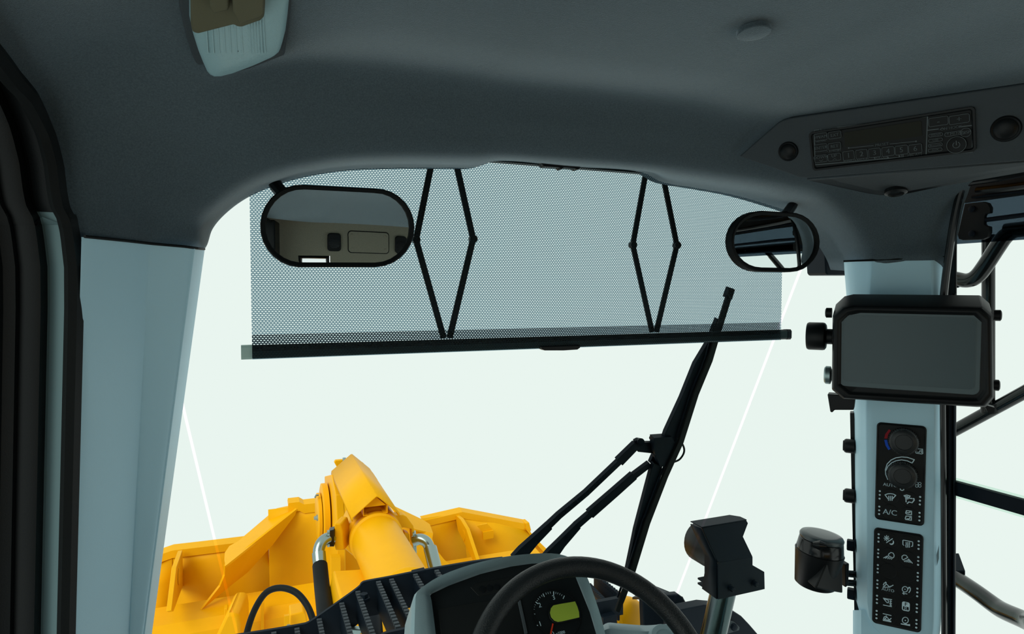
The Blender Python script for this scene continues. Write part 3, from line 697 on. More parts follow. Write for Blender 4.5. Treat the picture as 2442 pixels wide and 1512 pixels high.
add('back_cover', G().poly([MF.w(fcx + (a - fcx) * .93, fcy + (b - fcy) * .9, -.085) for a, b in fl]), M['black'], mo)
def quad_rr(fr, corners, r, c):
    h = [fr.hit(*q, c) for q in corners]
    cx, cy = sum(t[0] for t in h) / 4, sum(t[1] for t in h) / 4
    w = (h[1][0] + h[2][0] - h[0][0] - h[3][0]) / 2; hh = (h[0][1] + h[1][1] - h[2][1] - h[3][1]) / 2
    return cx, cy, w, hh
cx, cy, w, hh = quad_rr(MF, ((2003, 742), (2342, 748), (2337, 943), (1998, 920)), 0, -.002)
add('screen_border', G().prism([MF.w(a, b, -.012) for a, b in rrect(w, hh, .012, 5, cx, cy)], MF.n * .010), M['screen_rim'], mo, bevel=.001)
cx, cy, w, hh = quad_rr(MF, ((2013, 753), (2328, 759), (2324, 930), (2010, 910)), 0, -.002)
scr = add('screen', G().prism([MF.w(a, b, -.003) for a, b in rrect(w, hh, .008, 5, cx, cy)], MF.n * .0015), M['screen'], mo)
add('screen_edge', G().stroke(MF, rrect(w, hh, .008, 5, cx, cy), .0008, -.0013, True), M['screen_rim'], mo)
for px, py in ((1976, 746), (1976, 745), (2377, 752), (2373, 918)):
    if (px, py) == (1976, 745): continue
    s = -1 if px < 2200 else 1
    add('side_screw', G().lathe(MF.hw(px - s * 8, py, -.03), MF.u * s, [(.011, 0), (.011, .011), (.008, .013)], 18), M['black'], mo)
kb = MF.hw(1986, 803, -.045)
add('clamp_knob', G().lathe(kb, -MF.u, [(.017, 0), (.017, .012), (.026, .013), (.030, .016), (.031, .02), (.031, .048), (.029, .052), (.02, .053)], 32), M['black'], mo, bevel=.001)
add('knurled_knob', G().lathe(MF.hw(1984, 895, -.045), -MF.u, [(.012, 0), (.020, .003), (.020, .012), (.017, .015)], 20), M['zinc'], mo)
add('bracket', G().prism([MF.hw(*q, -.06) for q in ((1973, 940), (2040, 945), (2036, 978), (1990, 978), (1985, 984), (1980, 983))], -MF.n * .03), M['black'], mo, bevel=.002)
add('rear_post', G().prism([MF.hw(*q, -.09) for q in ((2346, 965), (2372, 972), (2371, 984), (2356, 984))], -MF.n * .02), M['black'], mo)

# ---- climate control panel and switch panel on the right pillar
z6 = Zm(2060, 980, 1251 / 240); z7 = Zm(2060, 1240, 1334 / 240)
def panel_plate(parent, corners, zz):
    px = [zz(*q) for q in corners]
    cx, cy, w, hh = quad_rr(PF, px, 0, .002)
    g = G(); o1 = rrect(w, hh, .009, 5, cx, cy); o2 = rrect(w - .004, hh - .004, .008, 5, cx, cy); o3 = rrect(w - .009, hh - .009, .006, 5, cx, cy)
    g.grid([[PF.w(a, b, -.002) for a, b in o1], [PF.w(a, b, .003) for a, b in o1], [PF.w(a, b, .0042) for a, b in o2], [PF.w(a, b, .003) for a, b in o3]], cu=True)
    add('frame', g, M['black'], parent)
    add('faceplate', G().poly([PF.w(a, b, .0031) for a, b in o3]), M['panel'], parent)
CP = .0034
ac = top('climate_panel', PF.hw(2145, 1250), 'black climate control panel with two round knobs on the right pillar', 'control panel', 'pillar control panels')
panel_plate(ac, ((165, 140), (783, 190), (748, 1432), (132, 1342)), z6)
def h6(x, y): return PF.hit(*z6(x, y), CP)
def h7(x, y): return PF.hit(*z7(x, y), CP)
k6 = PF.mm(2145, 1130) / z6.k; k7 = PF.mm(2140, 1380) / z7.k
def knob(parent, x, y, r):
    a, b = PF.hit(*z6(x, y), .016); R = r * k6
    kn = add('knob', G().lathe(PF.w(a, b, .003), PF.n, [(R, 0), (R, .008), (R * .96, .013), (R * .86, .0155), (R * .6, .0165), (R * .56, .0145), (R * .54, .0145)], 60), M['knob'], parent, ang=45)
    for i in range(40):
        t = i * 2 * math.pi / 40
        add('knurl', G().box(PF.w(a + R * math.cos(t), b + R * math.sin(t), .008), (PF.u * math.cos(t) + PF.v * math.sin(t), PF.v * math.cos(t) - PF.u * math.sin(t), PF.n), (.0016, .0018, .009)), M['knob'], kn)
    for i in range(5):
        t = math.radians(100 + i * 72)
        e = PF.u * math.cos(t) + PF.v * math.sin(t)
        add('grip_slot', G().box(PF.w(a, b, .0150) + e * R * .78, (e, PF.n.cross(e), PF.n), (R * .40, .0028, .0042)), M['gloss'], kn)
    add('cap', G().lathe(PF.w(a, b, .010), PF.n, [(R * .56, 0), (R * .56, .0052), (R * .5, .0058)], 36), M['panel'], kn)
knob(ac, 497, 390, 162); knob(ac, 480, 812, 162)
add('warm_mark', G().poly([PF.w(*h6(*q), CP) for q in ((312, 228), (335, 245), (304, 292), (291, 345), (253, 343), (268, 285))]), M['red'], ac, label='red warm arc')
add('cold_mark', G().poly([PF.w(*h6(*q), CP) for q in ((253, 360), (290, 360), (302, 418), (330, 472), (306, 487), (270, 430))]), M['blue'], ac, label='blue cold arc')
def lines(fn, segs, w, c=CP, name='symbol', parent=None, discs=(), polys=(), texts=(), kk=None, mt='mark'):
    g = G()
    for sgm in segs: g.stroke(PF, [fn(*q) for q in sgm], w * kk * 1.2, c)
    for x, y, r in discs: g.disc(PF, *fn(x, y), r * kk, c)
    for pl in polys: g.poly([PF.w(*fn(*q), c) for q in pl])
    for s, x, y, t in texts: text(g, PF, s, *fn(x, y), t * kk * 1.42, c, bold=.012)
    return add(name, g, M[mt], parent)
lines(h6, [[(297, 852), (272, 790), (268, 730), (290, 660), (340, 610), (400, 582), (470, 572), (540, 577), (628, 606), (600, 648), (540, 620), (470, 608), (400, 620), (345, 645), (300, 690), (275, 740)]], 9, name='fan_scale', parent=ac, kk=k6)
lines(h6, [[(660, 470), (730, 475), (733, 530), (720, 535), (650, 525), (645, 515), (660, 470)], [(665, 512), (690, 515), (700, 490)], [(715, 485), (717, 520)], [(690, 515), (700, 500)]], 7, name='seat_symbol', parent=ac, kk=k6)
fan = []
for i in range(4):
    t = math.radians(45 + 90 * i); c0 = (677 + 26 * math.cos(t), 918 + 22 * math.sin(t))
    fan.append([(c0[0] + 17 * math.cos(q / 10 * 6.283), c0[1] + 16 * math.sin(q / 10 * 6.283)) for q in range(11)])
lines(h6, fan, 5, name='fan_symbol', parent=ac, kk=k6)
lines(h6, [[(450, 962), (455, 980), (475, 990), (495, 982), (500, 965)]], 8, name='auto_mark', parent=ac, kk=k6, texts=[('AUTO', 330, 924, 40)])
def button(parent, fn, x, y, r, kk):
    a, b = fn(x, y)
    return add('button', G().lathe(PF.w(a, b, .0030), PF.n, [(r * kk, 0), (r * kk, .0005), (r * kk * .965, .0009), (r * kk * .93, .0006), (r * kk * .9, .0006)], 36), M['panel'], parent)
CB = .0041
b1_ = button(ac, h6, 330, 1062, 97, k6)
lines(h6, [[(263, 1042), (295, 1030), (330, 1027), (365, 1032), (397, 1048), (352, 1098)], [(263, 1042), (300, 1090)]] + [[(308 + d, 1058), (313 + d, 1075), (305 + d, 1095), (308 + d, 1112)] for d in (0, 22, 44)], 9, CB, 'defrost_symbol', b1_, kk=k6)
b1_ = button(ac, h6, 562, 1098, 97, k6)
lines(h6, [[(500, 1052), (535, 1045), (575, 1056), (555, 1085), (530, 1085), (500, 1052)]] + [[(520 + d, 1062), (522 + d, 1095)] for d in (0, 12, 24)] + [[(570, 1085), (600, 1088)], [(525, 1105), (525, 1130)], [(540, 1150), (560, 1130), (600, 1140), (628, 1105)]], 10, CB, 'vent_symbol', b1_, discs=[(620, 1092, 10)], kk=k6)
b1_ = button(ac, h6, 323, 1258, 97, k6)
lines(h6, [], 8, CB, 'lettering', b1_, texts=[('A/C', 325, 1262, 66)], kk=k6)
b1_ = button(ac, h6, 555, 1292, 97, k6)
lines(h6, [[(530, 1238), (592, 1245), (592, 1290), (530, 1280), (520, 1268), (530, 1238)], [(535, 1262), (560, 1265), (575, 1255)], [(525, 1305), (590, 1310), (590, 1358), (520, 1348), (515, 1335), (525, 1305)], [(535, 1338), (560, 1342), (575, 1322)]], 9, CB, 'air_symbol', b1_, kk=k6)
def led(parent, fn, x, y, kk, r=12):
    a, b = fn(x, y); add('indicator', G().lathe(PF.w(a, b, .003), PF.n, [(r * kk, 0), (r * kk * .9, .0009), (r * kk * .4, .0013)], 12), M['mark'], parent)
for x, y in ((199, 997), (198, 1044), (196, 1090), (193, 1190), (191, 1236), (190, 1282), (700, 1069), (698, 1116), (696, 1163), (693, 1267), (692, 1314), (690, 1362)): led(ac, h6, x, y, k6)

sw = top('switch_panel', PF.hw(2140, 1505), 'black switch panel with twelve round membrane buttons low on the right pillar', 'control panel', 'pillar control panels')
panel_plate(sw, ((138, 100), (793, 192), (757, 1500), (106, 1355)), z7)
def sun_(cx, cy):
    return [[(cx + 21 * math.cos(t * .7854), cy + 21 * math.sin(t * .7854)), (cx + 36 * math.cos(t * .7854), cy + 36 * math.sin(t * .7854))] for t in range(8)]
def ring(cx, cy, r): return [(cx + r * math.cos(t * .3927), cy + r * math.sin(t * .3927)) for t in range(17)]
moon = [(368 + 33 * math.cos(math.radians(t)), 297 + 33 * math.sin(math.radians(t))) for t in range(-50, 160, 15)] + [(360 + 26 * math.cos(math.radians(t)), 288 + 24 * math.sin(math.radians(t))) for t in range(140, -50, -15)]
B7 = [
    (337, 265, sun_(302, 240) + [[(300, 300), (380, 247)]], [(302, 240, 14)], [moon], []),
    (585, 308, [[(530, 335), (518, 325), (518, 272), (525, 266), (640, 288), (648, 295), (646, 345), (630, 350)]] + [[(560 + d, 295), (562 + d, 320), (556 + d, 340), (562 + d, 362)] for d in (0, 22, 44)], [], [], []),
    (330, 470, [[(322, 470), (335, 445), (360, 430), (388, 438), (402, 465), (398, 490), (383, 502), (322, 470)], [(308, 478), (262, 502)], [(318, 484), (287, 507)], [(333, 492), (318, 514)], [(352, 500), (343, 516)], [(372, 508), (366, 520)]], [], [], []),
    (577, 515, [[(582, 495), (560, 468), (530, 464), (506, 480), (506, 510), (520, 528), (582, 495)], [(592, 515), (643, 572)], [(582, 524), (616, 564)], [(566, 530), (590, 560)], [(550, 536), (565, 555)], [(534, 540), (543, 552)]], [], [], []),
    (322, 677, [], [], [], []), (570, 725, [], [], [], []),
    (318, 882, [[(255, 890), (300, 848), (345, 890), (255, 890)], [(258, 862), (270, 835), (298, 828)], [(285, 820), (298, 828), (292, 842)], [(340, 892), (388, 862)], [(338, 884), (386, 866)]], [(325, 885, 6)], [], [('AUTO', 320, 928, 37)]),
    (563, 935, [ring(545, 917, 36), [(592, 896), (618, 905), (615, 935), (597, 962)], [(590, 912), (592, 893), (612, 890)], [(515, 970), (573, 980)], [(530, 958), (515, 970), (533, 986)]], [(545, 917, 7)], [], []),
    (313, 1085, [[(258, 1035), (370, 1055)], [(265, 1045), (325, 1062), (325, 1095), (308, 1096), (265, 1045)], [(355, 1066), (355, 1095)], [(345, 1078), (355, 1066), (366, 1080)], [(340, 1102), (368, 1106)], [(355, 1108), (355, 1138)], [(345, 1124), (355, 1136), (365, 1126)], [(258, 1125), (368, 1148)]], [], [], []),
    (558, 1142, [], [], [], []),
    (310, 1290, [[(255, 1240), (362, 1265)], [(272, 1318), (305, 1285), (342, 1325), (272, 1318)], [(262, 1308), (270, 1285), (302, 1270)], [(340, 1325), (362, 1302)], [(255, 1318), (360, 1340)], [(255, 1330), (360, 1350)]], [], [], []),
    (552, 1350, [ring(550, 1328, 40)], [(550, 1330, 8)], [[(490, 1366), (530, 1376), (552, 1368), (580, 1382), (612, 1378), (614, 1405), (490, 1382)]], []),
]
for i, (x, y, segs, discs, polys, txts) in enumerate(B7):
    bt = button(sw, h7, x, y, 102, k7)
    if i == 9:
        a, b = h7(557, 1145); g = G(); w_, h_ = 88 * k7, 122 * k7
        g.poly([PF.w(p, q, CB) for p, q in rrect(w_, h_, .004, 4, a, b)]); add('shuttle_symbol', g, M['mark'], bt)
        g = G().poly([PF.w(p, q, CB + .0003) for p, q in rrect(w_ * .72, h_ * .36, .001, 2, a, b - h_ * .2)]); text(g, PF, 'F', a, b + h_ * .24, 46 * k7 * 1.42, CB + .0003, bold=.01); add('shuttle_block', g, M['panel'], bt)
        g = text(G(), PF, 'R', a, b - h_ * .2, 46 * k7 * 1.42, CB + .0006, bold=.01); add('lettering', g, M['mark'], bt)
    elif segs or txts:
        lines(h7, segs, 8.5, CB, 'symbol', bt, discs, polys, txts, k7)
for x, y in ((197, 190), (195, 238), (194, 288), (192, 394), (190, 443), (188, 492), (186, 598), (184, 647), (183, 695), (180, 801), (179, 850), (178, 899), (175, 1004), (174, 1052), (173, 1101), (170, 1205), (168, 1254), (167, 1303),
             (728, 283), (727, 333), (725, 384), (722, 493), (721, 544), (719, 595), (716, 703), (714, 753), (713, 803), (710, 911), (709, 961), (707, 1012), (704, 1120), (703, 1170), (701, 1220), (698, 1328), (697, 1377), (695, 1428)):
    led(sw, h7, x, y, k7, 13)

# ---- instrument cluster
al = math.radians(50)
IF = Fr(P(1345, 1460, 1.0), X3, V((0, -math.cos(al), math.sin(al))))
z2 = Zm(900, 1180, 2442 / 600)
ic = top('instrument_cluster', IF.hw(1230, 1600, -.05), 'grey hooded instrument cluster with green display behind the steering wheel', 'instrument panel')
HO = .035
outer = [(980, 1600), (980, 1512), (984, 1440), (986, 1426), (996, 1408), (1047, 1374), (1121, 1347), (1195, 1330), (1268, 1322), (1330, 1323), (1368, 1340), (1396, 1369), (1428, 1458), (1442, 1512), (1462, 1600)]
inner = [(1046, 1600), (1036, 1512), (1027, 1440), (1023, 1424), (1030, 1414), (1072, 1394), (1146, 1367), (1219, 1349), (1283, 1340), (1330, 1340), (1350, 1345), (1374, 1374), (1408, 1458), (1424, 1512), (1448, 1600)]
o_ = [IF.hit(*q, HO) for q in outer]; i_ = [IF.hit(*q, .004) for q in inner]
mid = [((a + c) / 2, (b + d) / 2) for (a, b), (c, d) in zip(o_, i_)]
def cr2(rowpts): return cr(rowpts, 3)
g = G().grid([cr2([IF.w(a * 1.0, b - .0, -.06) for a, b in o_]), cr2([IF.w(a, b, HO - .02) for a, b in o_]), cr2([IF.w(a, b, HO - .004) for a, b in o_]), cr2([IF.w(lerp(a, c, .12), lerp(b, d, .12), HO + .002) for (a, b), (c, d) in zip(o_, i_)]), cr2([IF.w(lerp(a, c, .6), lerp(b, d, .6), HO - .003) for (a, b), (c, d) in zip(o_, i_)]), cr2([IF.w(a, b, .014) for a, b in i_]), cr2([IF.w(a, b, -.001) for a, b in i_])])
add('hood', g, M['grey'], ic, ang=50)
add('fascia', G().poly([IF.w(a, b, .0005) for a, b in i_]), M['dash'], ic)
div = [IF.hit(*z2(*q)) for q in ((1345, 985), (1375, 980), (1455, 1351), (1425, 1360))]
add('divider', G().prism([IF.w(a, b, 0) for a, b in div], IF.n * .004), M['console'], ic, bevel=.001)
sb = [IF.hit(*z2(*q)) for q in ((585, 1110), (1370, 980), (1450, 1560), (640, 1560))]
add('warning_display', G().prism([IF.w(a, b, 0) for a, b in sb], IF.n * .002), M['panel'], ic, bevel=.001)
lt_ = [IF.hit(*z2(*q)) for q in ((900, 900), (960, 860), (1280, 800), (1300, 930), (980, 985))]
ind = add('lamp_row', G().prism([IF.w(a, b, 0) for a, b in lt_], IF.n * .0015), M['panel'], ic, bevel=.0008)
for x, y in ((1020, 920), (1090, 908), (1160, 896)):
    a, b = IF.hit(*z2(x, y)); add('pilot_lamp', G().lathe(IF.w(a, b, .001), IF.n, [(.0062, 0), (.0062, .0012), (.005, .0016)], 18), M['gloss'], ind)
k2 = IF.mm(1330, 1440) / z2.k
gc = IF.hit(*z2(1740, 1150)); gr = 232 * k2
add('dial_ring', G().lathe(IF.w(*gc, .0006), IF.n, [(gr * 1.03, 0), (gr * 1.03, .0022), (gr * 1.0, .0022), (gr * .99, .0004)], 56, caps=False), M['panel'], ic)
dial = add('dial', G().lathe(IF.w(*gc, .0006), IF.n, [(gr, 0), (gr, .0004)], 56), M['dash'], ic)
ticks = [((1708, 945), (1708, 975), 9), ((1675, 945), (1678, 962), 4), ((1653, 950), (1657, 966), 4), ((1632, 955), (1637, 971), 4), ((1605, 965), (1618, 993), 7), ((1590, 978), (1597, 991), 4), ((1570, 993), (1579, 1005), 4), ((1555, 1010), (1565, 1021), 4), ((1535, 1045), (1553, 1060), 8), ((1545, 1028), (1552, 1034), 4), ((1730, 948), (1729, 964), 4), ((1750, 953), (1747, 968), 4), ((1771, 961), (1766, 975), 4), ((1790, 972), (1784, 985), 4), ((1812, 985), (1800, 1012), 7), ((1525, 1070), (1533, 1074), 4), ((1520, 1092), (1525, 1094), 4), ((1517, 1115), (1522, 1116), 4), ((1521, 1160), (1528, 1162), 6), ((1548, 1270), (1554, 1273), 7)]
for p_, q_, w_ in ticks:
    add('tick', G().stroke(IF, [IF.hit(*z2(*p_)), IF.hit(*z2(*q_))], w_ * k2, .0016), M['mark'], ic)
for s, x, y, t in (('3', 1709, 1003, 44), ('2', 1574, 1077, 44), ('1', 1578, 1258, 44), ('0', 1700, 1356, 44), ('x1000', 1775, 1345, 26)):
    a, b = IF.hit(*z2(x, y)); add('numeral', text(G(), IF, s, a, b, t * k2 * 1.45, .0016, bold=.012), M['mark'], ic)
lc = [(1700, 1085), (1760, 1072), (1912, 1046), (1935, 1100), (1950, 1150), (1953, 1200), (1780, 1240), (1745, 1245), (1710, 1232), (1680, 1200), (1668, 1155), (1678, 1112)]
lh = [IF.hit(*z2(*q)) for q in lc]; lcx, lcy = sum(a for a, b in lh) / 12, sum(b for a, b in lh) / 12
add('display_surround', G().prism([IF.w(lcx + (a - lcx) * 1.13, lcy + (b - lcy) * 1.15, .001) for a, b in lh], IF.n * .003), M['black'], ic, bevel=.001)
add('display', G().prism([IF.w(a, b, .003) for a, b in lh], IF.n * .0014), M['lcd'], ic, label='yellow green liquid crystal display')
a0, a1 = IF.hit(*z2(1697, 1262)), IF.hit(*z2(1655, 1460))
add('needle', G().bar(IF.w(*a0, .004), IF.w(*a1, .004), IF.u, .0024, .0016), M['needle'], ic, label='red needle')

# ---- steering wheel and column
a_ = math.radians(41.6)
WF = Fr(W(.473, .828, -.609), X3, V((0, -math.cos(a_), math.sin(a_))))
st = top('steering_wheel', WF.w(0, 0, -.06), 'black leather grained steering wheel in front of the instrument cluster', 'steering wheel')
RT = .0165; RC = .21 - RT
ringp = [WF.w(RC * math.cos(t * 2 * math.pi / 96), RC * math.sin(t * 2 * math.pi / 96)) for t in range(96)]
add('rim', G().tube(ringp, RT, 20, closed=True), M['leather'], st, ang=80)
for t in (-15, 195, 270):
    d = WF.u * math.cos(math.radians(t)) + WF.v * math.sin(math.radians(t))
    add('spoke', G().tube([WF.o + d * .05 - WF.n * .02, WF.o + d * .12 - WF.n * .015, WF.o + d * RC], [.022, .016, .012], 12), M['black'], st)
add('hub', G().lathe(WF.w(0, 0, -.05), WF.n, [(.05, 0), (.062, .01), (.065, .04), (.055, .05), (.02, .054)], 36), M['black'], st)
cm = top('steering_column', W(.52, .93, -.95), 'grey moulded steering column shroud below the steering wheel', 'column cover')
cv = []
for y, xs, zz in ((.84, .0, .0), (.95, 0, .0), (1.02, 0, 0)):
    pass
tops = [(1432, 1500), (1450, 1488), (1480, 1490), (1540, 1494), (1590, 1491), (1620, 1497), (1645, 1520), (1655, 1600)]
r0 = cr([P(x, y, 1.03) for x, y in tops], 4); r1 = cr([P(x, y + 14, .98) for x, y in tops], 4); r2 = cr([P(x, y + 120, .93) for x, y in tops], 4)
rm1 = [p + V((0, .05, -.05)) for p in r0]
add('shroud', G().grid([rm1, r0, r1, r2]), M['grey'], cm, ang=60, solid=.004)
kp = P(1590, 1530, .955)
add('tilt_knob', G().lathe(kp, V((0, -.5, .85)), [(.034, -.03), (.034, .0), (.030, .006), (.022, .004), (.021, .0)], 32), M['grey'], cm)
add('column_tube', G().tube([WF.w(0, 0, -.05), WF.w(0, 0, -.35)], .05, 20), M['black'], cm)

# ---- lidded canister clipped to the right pillar
zc_ = Zm(1780, 1180, 1457 / 320)
def pc(x, y, Y): return P(*zc_(x, y), Y)
YC = 1.12
top_c = pc(735, 600, YC); bot_c = pc(745, 950, YC)
ax = (top_c - bot_c).normalized(); kc = (top_c - CAM).dot(cF) / FPX / zc_.k
tilt = V((.10, -.06, 1)).normalized()
ca_ = top('canister', bot_c - V((0, 0, .03)), 'black lidded round canister on a bracket left of the right pillar', 'canister')
add('cup', G().lathe(bot_c, tilt, [(185 * kc, -30 * kc), (205 * kc, -15 * kc), (245 * kc, 335 * kc), (248 * kc, 348 * kc), (236 * kc, 352 * kc)], 48), M['black'], ca_, ang=50)
add('collar', G().lathe(bot_c, tilt, [(236 * kc, 345 * kc), (239 * kc, 360 * kc), (222 * kc, 470 * kc), (210 * kc, 480 * kc), (200 * kc, 470 * kc)], 48), M['gloss'], ca_, ang=50)
add('lid', G().lathe(bot_c + tilt * 476 * kc, tilt, [(200 * kc, 0), (220 * kc, 15 * kc), (223 * kc, 38 * kc), (210 * kc, 58 * kc), (150 * kc, 70 * kc), (2 * kc, 70 * kc)], 48), M['lid'], ca_, ang=70)
add('lid_tab', G().tube([bot_c + tilt * 498 * kc + V((-.040, -.031, 0)) + V((d, -d, 0)) for d in (-.010, 0, .010)], [.006, .011, .006], 12), M['gloss'], ca_)
blk = [pc(870, 745, YC - .05), pc(1045, 790, YC - .05), pc(1050, 1075, YC - .05), pc(745, 1020, YC - .05)]
add('bracket', G().prism(blk, V((.025, .075, 0))), M['black'], ca_, bevel=.004)
add('bracket_plate', G().prism([pc(1075, 760, YC - .02), pc(1118, 745, YC - .02), pc(1110, 980, YC - .02), pc(1078, 1010, YC - .02)], V((.01, .05, 0))), M['black'], ca_, bevel=.002)
for y in (835, 870, 935, 965):
    add('support_rod', G().tube([pc(1060, y, YC), pc(1200, y + 12, YC)], .0045, 10), M['gloss'], ca_)

# =================================================================== outside the cab
# ---- pantograph wiper standing off the glass
def wp(px, py, c=.03): return Pg(px, py, c)
GN = V((0, 1, GS)).normalized()
wi = top('wiper', wp(1330, 1330), 'black double-arm windshield wiper standing diagonally across the glass', 'wiper')
bl = [(1745, 692), (1716, 785), (1694, 860), (1661, 940), (1625, 1054), (1588, 1136), (1545, 1248), (1511, 1360), (1485, 1429), (1473, 1460)]
def flat(name, pts, th, c, m=None, bevel=.001):
    return add(name, G().prism([wp(*q, c) for q in pts], GN * th), m or M['metal'], wi, bevel=bevel)
def strip_px(pts, ws):
    L, R = [], []
    for i, (x, y) in enumerate(pts):
        a, b = pts[max(i - 1, 0)], pts[min(i + 1, len(pts) - 1)]; dx, dy = b[0] - a[0], b[1] - a[1]; l = math.hypot(dx, dy); w = ws[i] / 2
        L.append((x - dy / l * w, y + dx / l * w)); R.append((x + dy / l * w, y - dx / l * w))
    return L + R[::-1]
flat('blade', strip_px(bl, [12, 12, 12, 12, 12, 12, 12, 12, 12, 10]), .008, .006, M['rubber'])
flat('blade_tip', strip_px([(1746, 688), (1738, 712)], [16, 17]), .012, .010)
flat('spring_strip', strip_px([(x - 12, y - 3) for x, y in bl[1:-1]], [4] * 8), .004, .012)
flat('upper_yoke', [(1712, 760), (1726, 772), (1716, 800), (1690, 850), (1668, 925), (1640, 990), (1618, 1045), (1600, 1060), (1583, 1045), (1588, 1030), (1625, 950), (1658, 868), (1690, 815)], .014, .018)
flat('lower_yoke', [(1560, 1105), (1580, 1112), (1572, 1150), (1540, 1240), (1520, 1300), (1508, 1345), (1492, 1375), (1510, 1290), (1515, 1265), (1540, 1170), (1552, 1125)], .014, .018)
flat('upper_link', strip_px([(1652, 930), (1630, 975), (1618, 1010), (1612, 1050)], [9, 8, 8, 7]), .008, .026)
flat('lower_link', strip_px([(1575, 1145), (1556, 1180), (1543, 1230), (1532, 1270)], [9, 8, 8, 7]), .008, .026)
flat('pivot_plate', [(1572, 1060), (1582, 1055), (1586, 1072), (1580, 1100), (1566, 1112), (1550, 1104), (1556, 1090)], .012, .034)
flat('pivot_block', [(1560, 1045), (1602, 1042), (1615, 1062), (1600, 1110), (1575, 1114), (1560, 1075)], .022, .012)
for x, y in ((1566, 1052), (1562, 1083)):
    add('pivot_bolt', G().lathe(wp(x, y, .026), -GN, [(.008, 0), (.008, .010), (.005, .013)], 10), M['metal'], wi)
add('nozzle', G().tube([wp(1550, 1044, .05), wp(1578, 1046, .05)], .0045, 8), M['metal'], wi)
flat('drive_arm_link', [(1515, 1052), (1524, 1048), (1535, 1056), (1562, 1056), (1560, 1082), (1522, 1078), (1514, 1066)], .012, .03)
add('arm_joint', G().tube([wp(1519, 1052, .05), wp(1529, 1054, .02)], .010, 12), M['metal'], wi)
for nm, pts, ws in (('upper_arm', [(1520, 1062), (1478, 1104)], [17, 19]), ('upper_arm_rod', [(1482, 1100), (1400, 1178), (1335, 1232), (1308, 1258)], [11, 11, 12, 13]), ('upper_arm_root', [(1312, 1256), (1275, 1292), (1250, 1318), (1235, 1340)], [16, 20, 26, 34]),
                    ('lower_arm_rod', [(1552, 1108), (1510, 1140)], [11, 12]), ('lower_arm', [(1514, 1136), (1470, 1175), (1408, 1229)], [17, 18, 19]), ('lower_arm_rod', [(1412, 1226), (1375, 1258)], [12, 13]), ('lower_arm_root', [(1380, 1255), (1340, 1298), (1318, 1324), (1305, 1345)], [15, 20, 27, 34])):
    flat(nm, strip_px(pts, ws), .014, .026)
for x, y in ((1280, 1290), (1352, 1285)):
    add('arm_rivet', G().lathe(wp(x, y, .024), -GN, [(.004, 0), (.004, .004)], 10), M['metal'], wi)
add('washer_hose', G().tube(cr([wp(*q, .03) for q in ((1605, 1046), (1622, 1052), (1631, 1068), (1630, 1082), (1620, 1096), (1606, 1102))], 5), .0028, 8), M['rubber'], wi)
add('arm_hose', G().tube(cr([wp(*q, .05) for q in ((1556, 1114), (1535, 1122), (1515, 1138), (1480, 1172))], 5), .0028, 8), M['rubber'], wi)

# ---- work lamp on its post, right front
YL = 1.60
wl = top('work_lamp', P(1690, 1600, YL + .03), 'black work lamp in folded sheet bracket on a round post outside the windshield', 'work lamp')
fpoly = [(1673, 1259), (1780, 1241), (1784, 1248), (1782, 1257), (1772, 1280), (1795, 1328), (1795, 1348), (1823, 1364), (1824, 1405), (1807, 1409), (1713, 1430), (1712, 1342)]
add('front_plate', G().prism([P(*q, YL) for q in ((1712, 1342), (1795, 1328), (1795, 1348), (1823, 1364), (1824, 1405), (1807, 1409), (1713, 1430))], V((0, .006, 0))), M['metal'], wl, bevel=.001)
add('upper_plate', G().prism([P(1712, 1342, YL), P(1674, 1259, YL + .03), P(1780, 1241, YL + .03), P(1784, 1248, YL + .028), P(1772, 1280, YL + .018), P(1795, 1328, YL)], V((0, .006, .002))), M['metal'], wl, bevel=.001)
def back(px, py, d): 
    p = P(px, py, YL); return p + V((0, d, 0))
tp = [P(1673, 1259, YL), P(1780, 1241, YL), P(1784, 1246, YL + .004), back(1780, 1240, .13), back(1760, 1244, .17), back(1674, 1259, .17), back(1668, 1260, .16)]
add('hood_plate', G().prism([P(1673, 1259, YL + .028), P(1781, 1241, YL + .028), P(1781, 1241, YL + .028) + V((0, .03, 0)), P(1768, 1243, YL + .028) + V((0, .056, 0)), P(1673, 1259, YL + .028) + V((0, .056, 0))], V((0, 0, .003))), M['metal'], wl, bevel=.001)
sidep = [back(1674, 1262, .004), back(1712, 1342, .004), back(1712, 1430, .004), back(1712, 1428, .075), back(1712, 1385, .062), back(1706, 1335, .05), back(1688, 1300, .05), back(1674, 1264, .055)]
g = G(); g.add(sidep, [(0, 1, 6, 7), (1, 2, 3, 4), (1, 4, 5, 6)]); add('side_plate', g, M['metal'], wl, solid=.004)
for z in (0, .016):
    add('foot_tab', G().prism([back(1712, 1425, .02) + V((0, 0, z)), back(1800, 1406, .02) + V((0, 0, z)), back(1800, 1406, .10) + V((0, 0, z)), back(1712, 1425, .10) + V((0, 0, z))], V((0, 0, .006))), M['metal'], wl, bevel=.001)
lc_ = P(1700, 1303, YL + .10)
add('lamp_body', G().lathe(lc_ + V((0, -.06, 0)), V((0, 1, 0)), [(.03, 0), (.062, .02), (.070, .06), (.070, .12), (.062, .13)], 32), M['black'], wl, ang=45)
for px, py in ((1741, 1402), (1797, 1390)):
    add('hex_bolt', G().lathe(P(px, py, YL) + V((0, .001, 0)), V((0, -1, 0)), [(.011, 0), (.011, .003), (.008, .003), (.008, .016), (.006, .018)], 6), M['metal'], wl)
add('bolt_hole', G().lathe(P(1713, 1342, YL) - V((0, .002, 0)), V((0, 1, 0)), [(.004, 0), (.004, .004)], 10), M['rubber'], wl)
add('post', G().tube([P(1726, 1405, YL + .06), P(1690, 1560, YL + .06), P(1678, 1612, YL + .06)], .040, 28), M['steel_dark'] if 'steel_dark' in M else M['zinc'], wl)

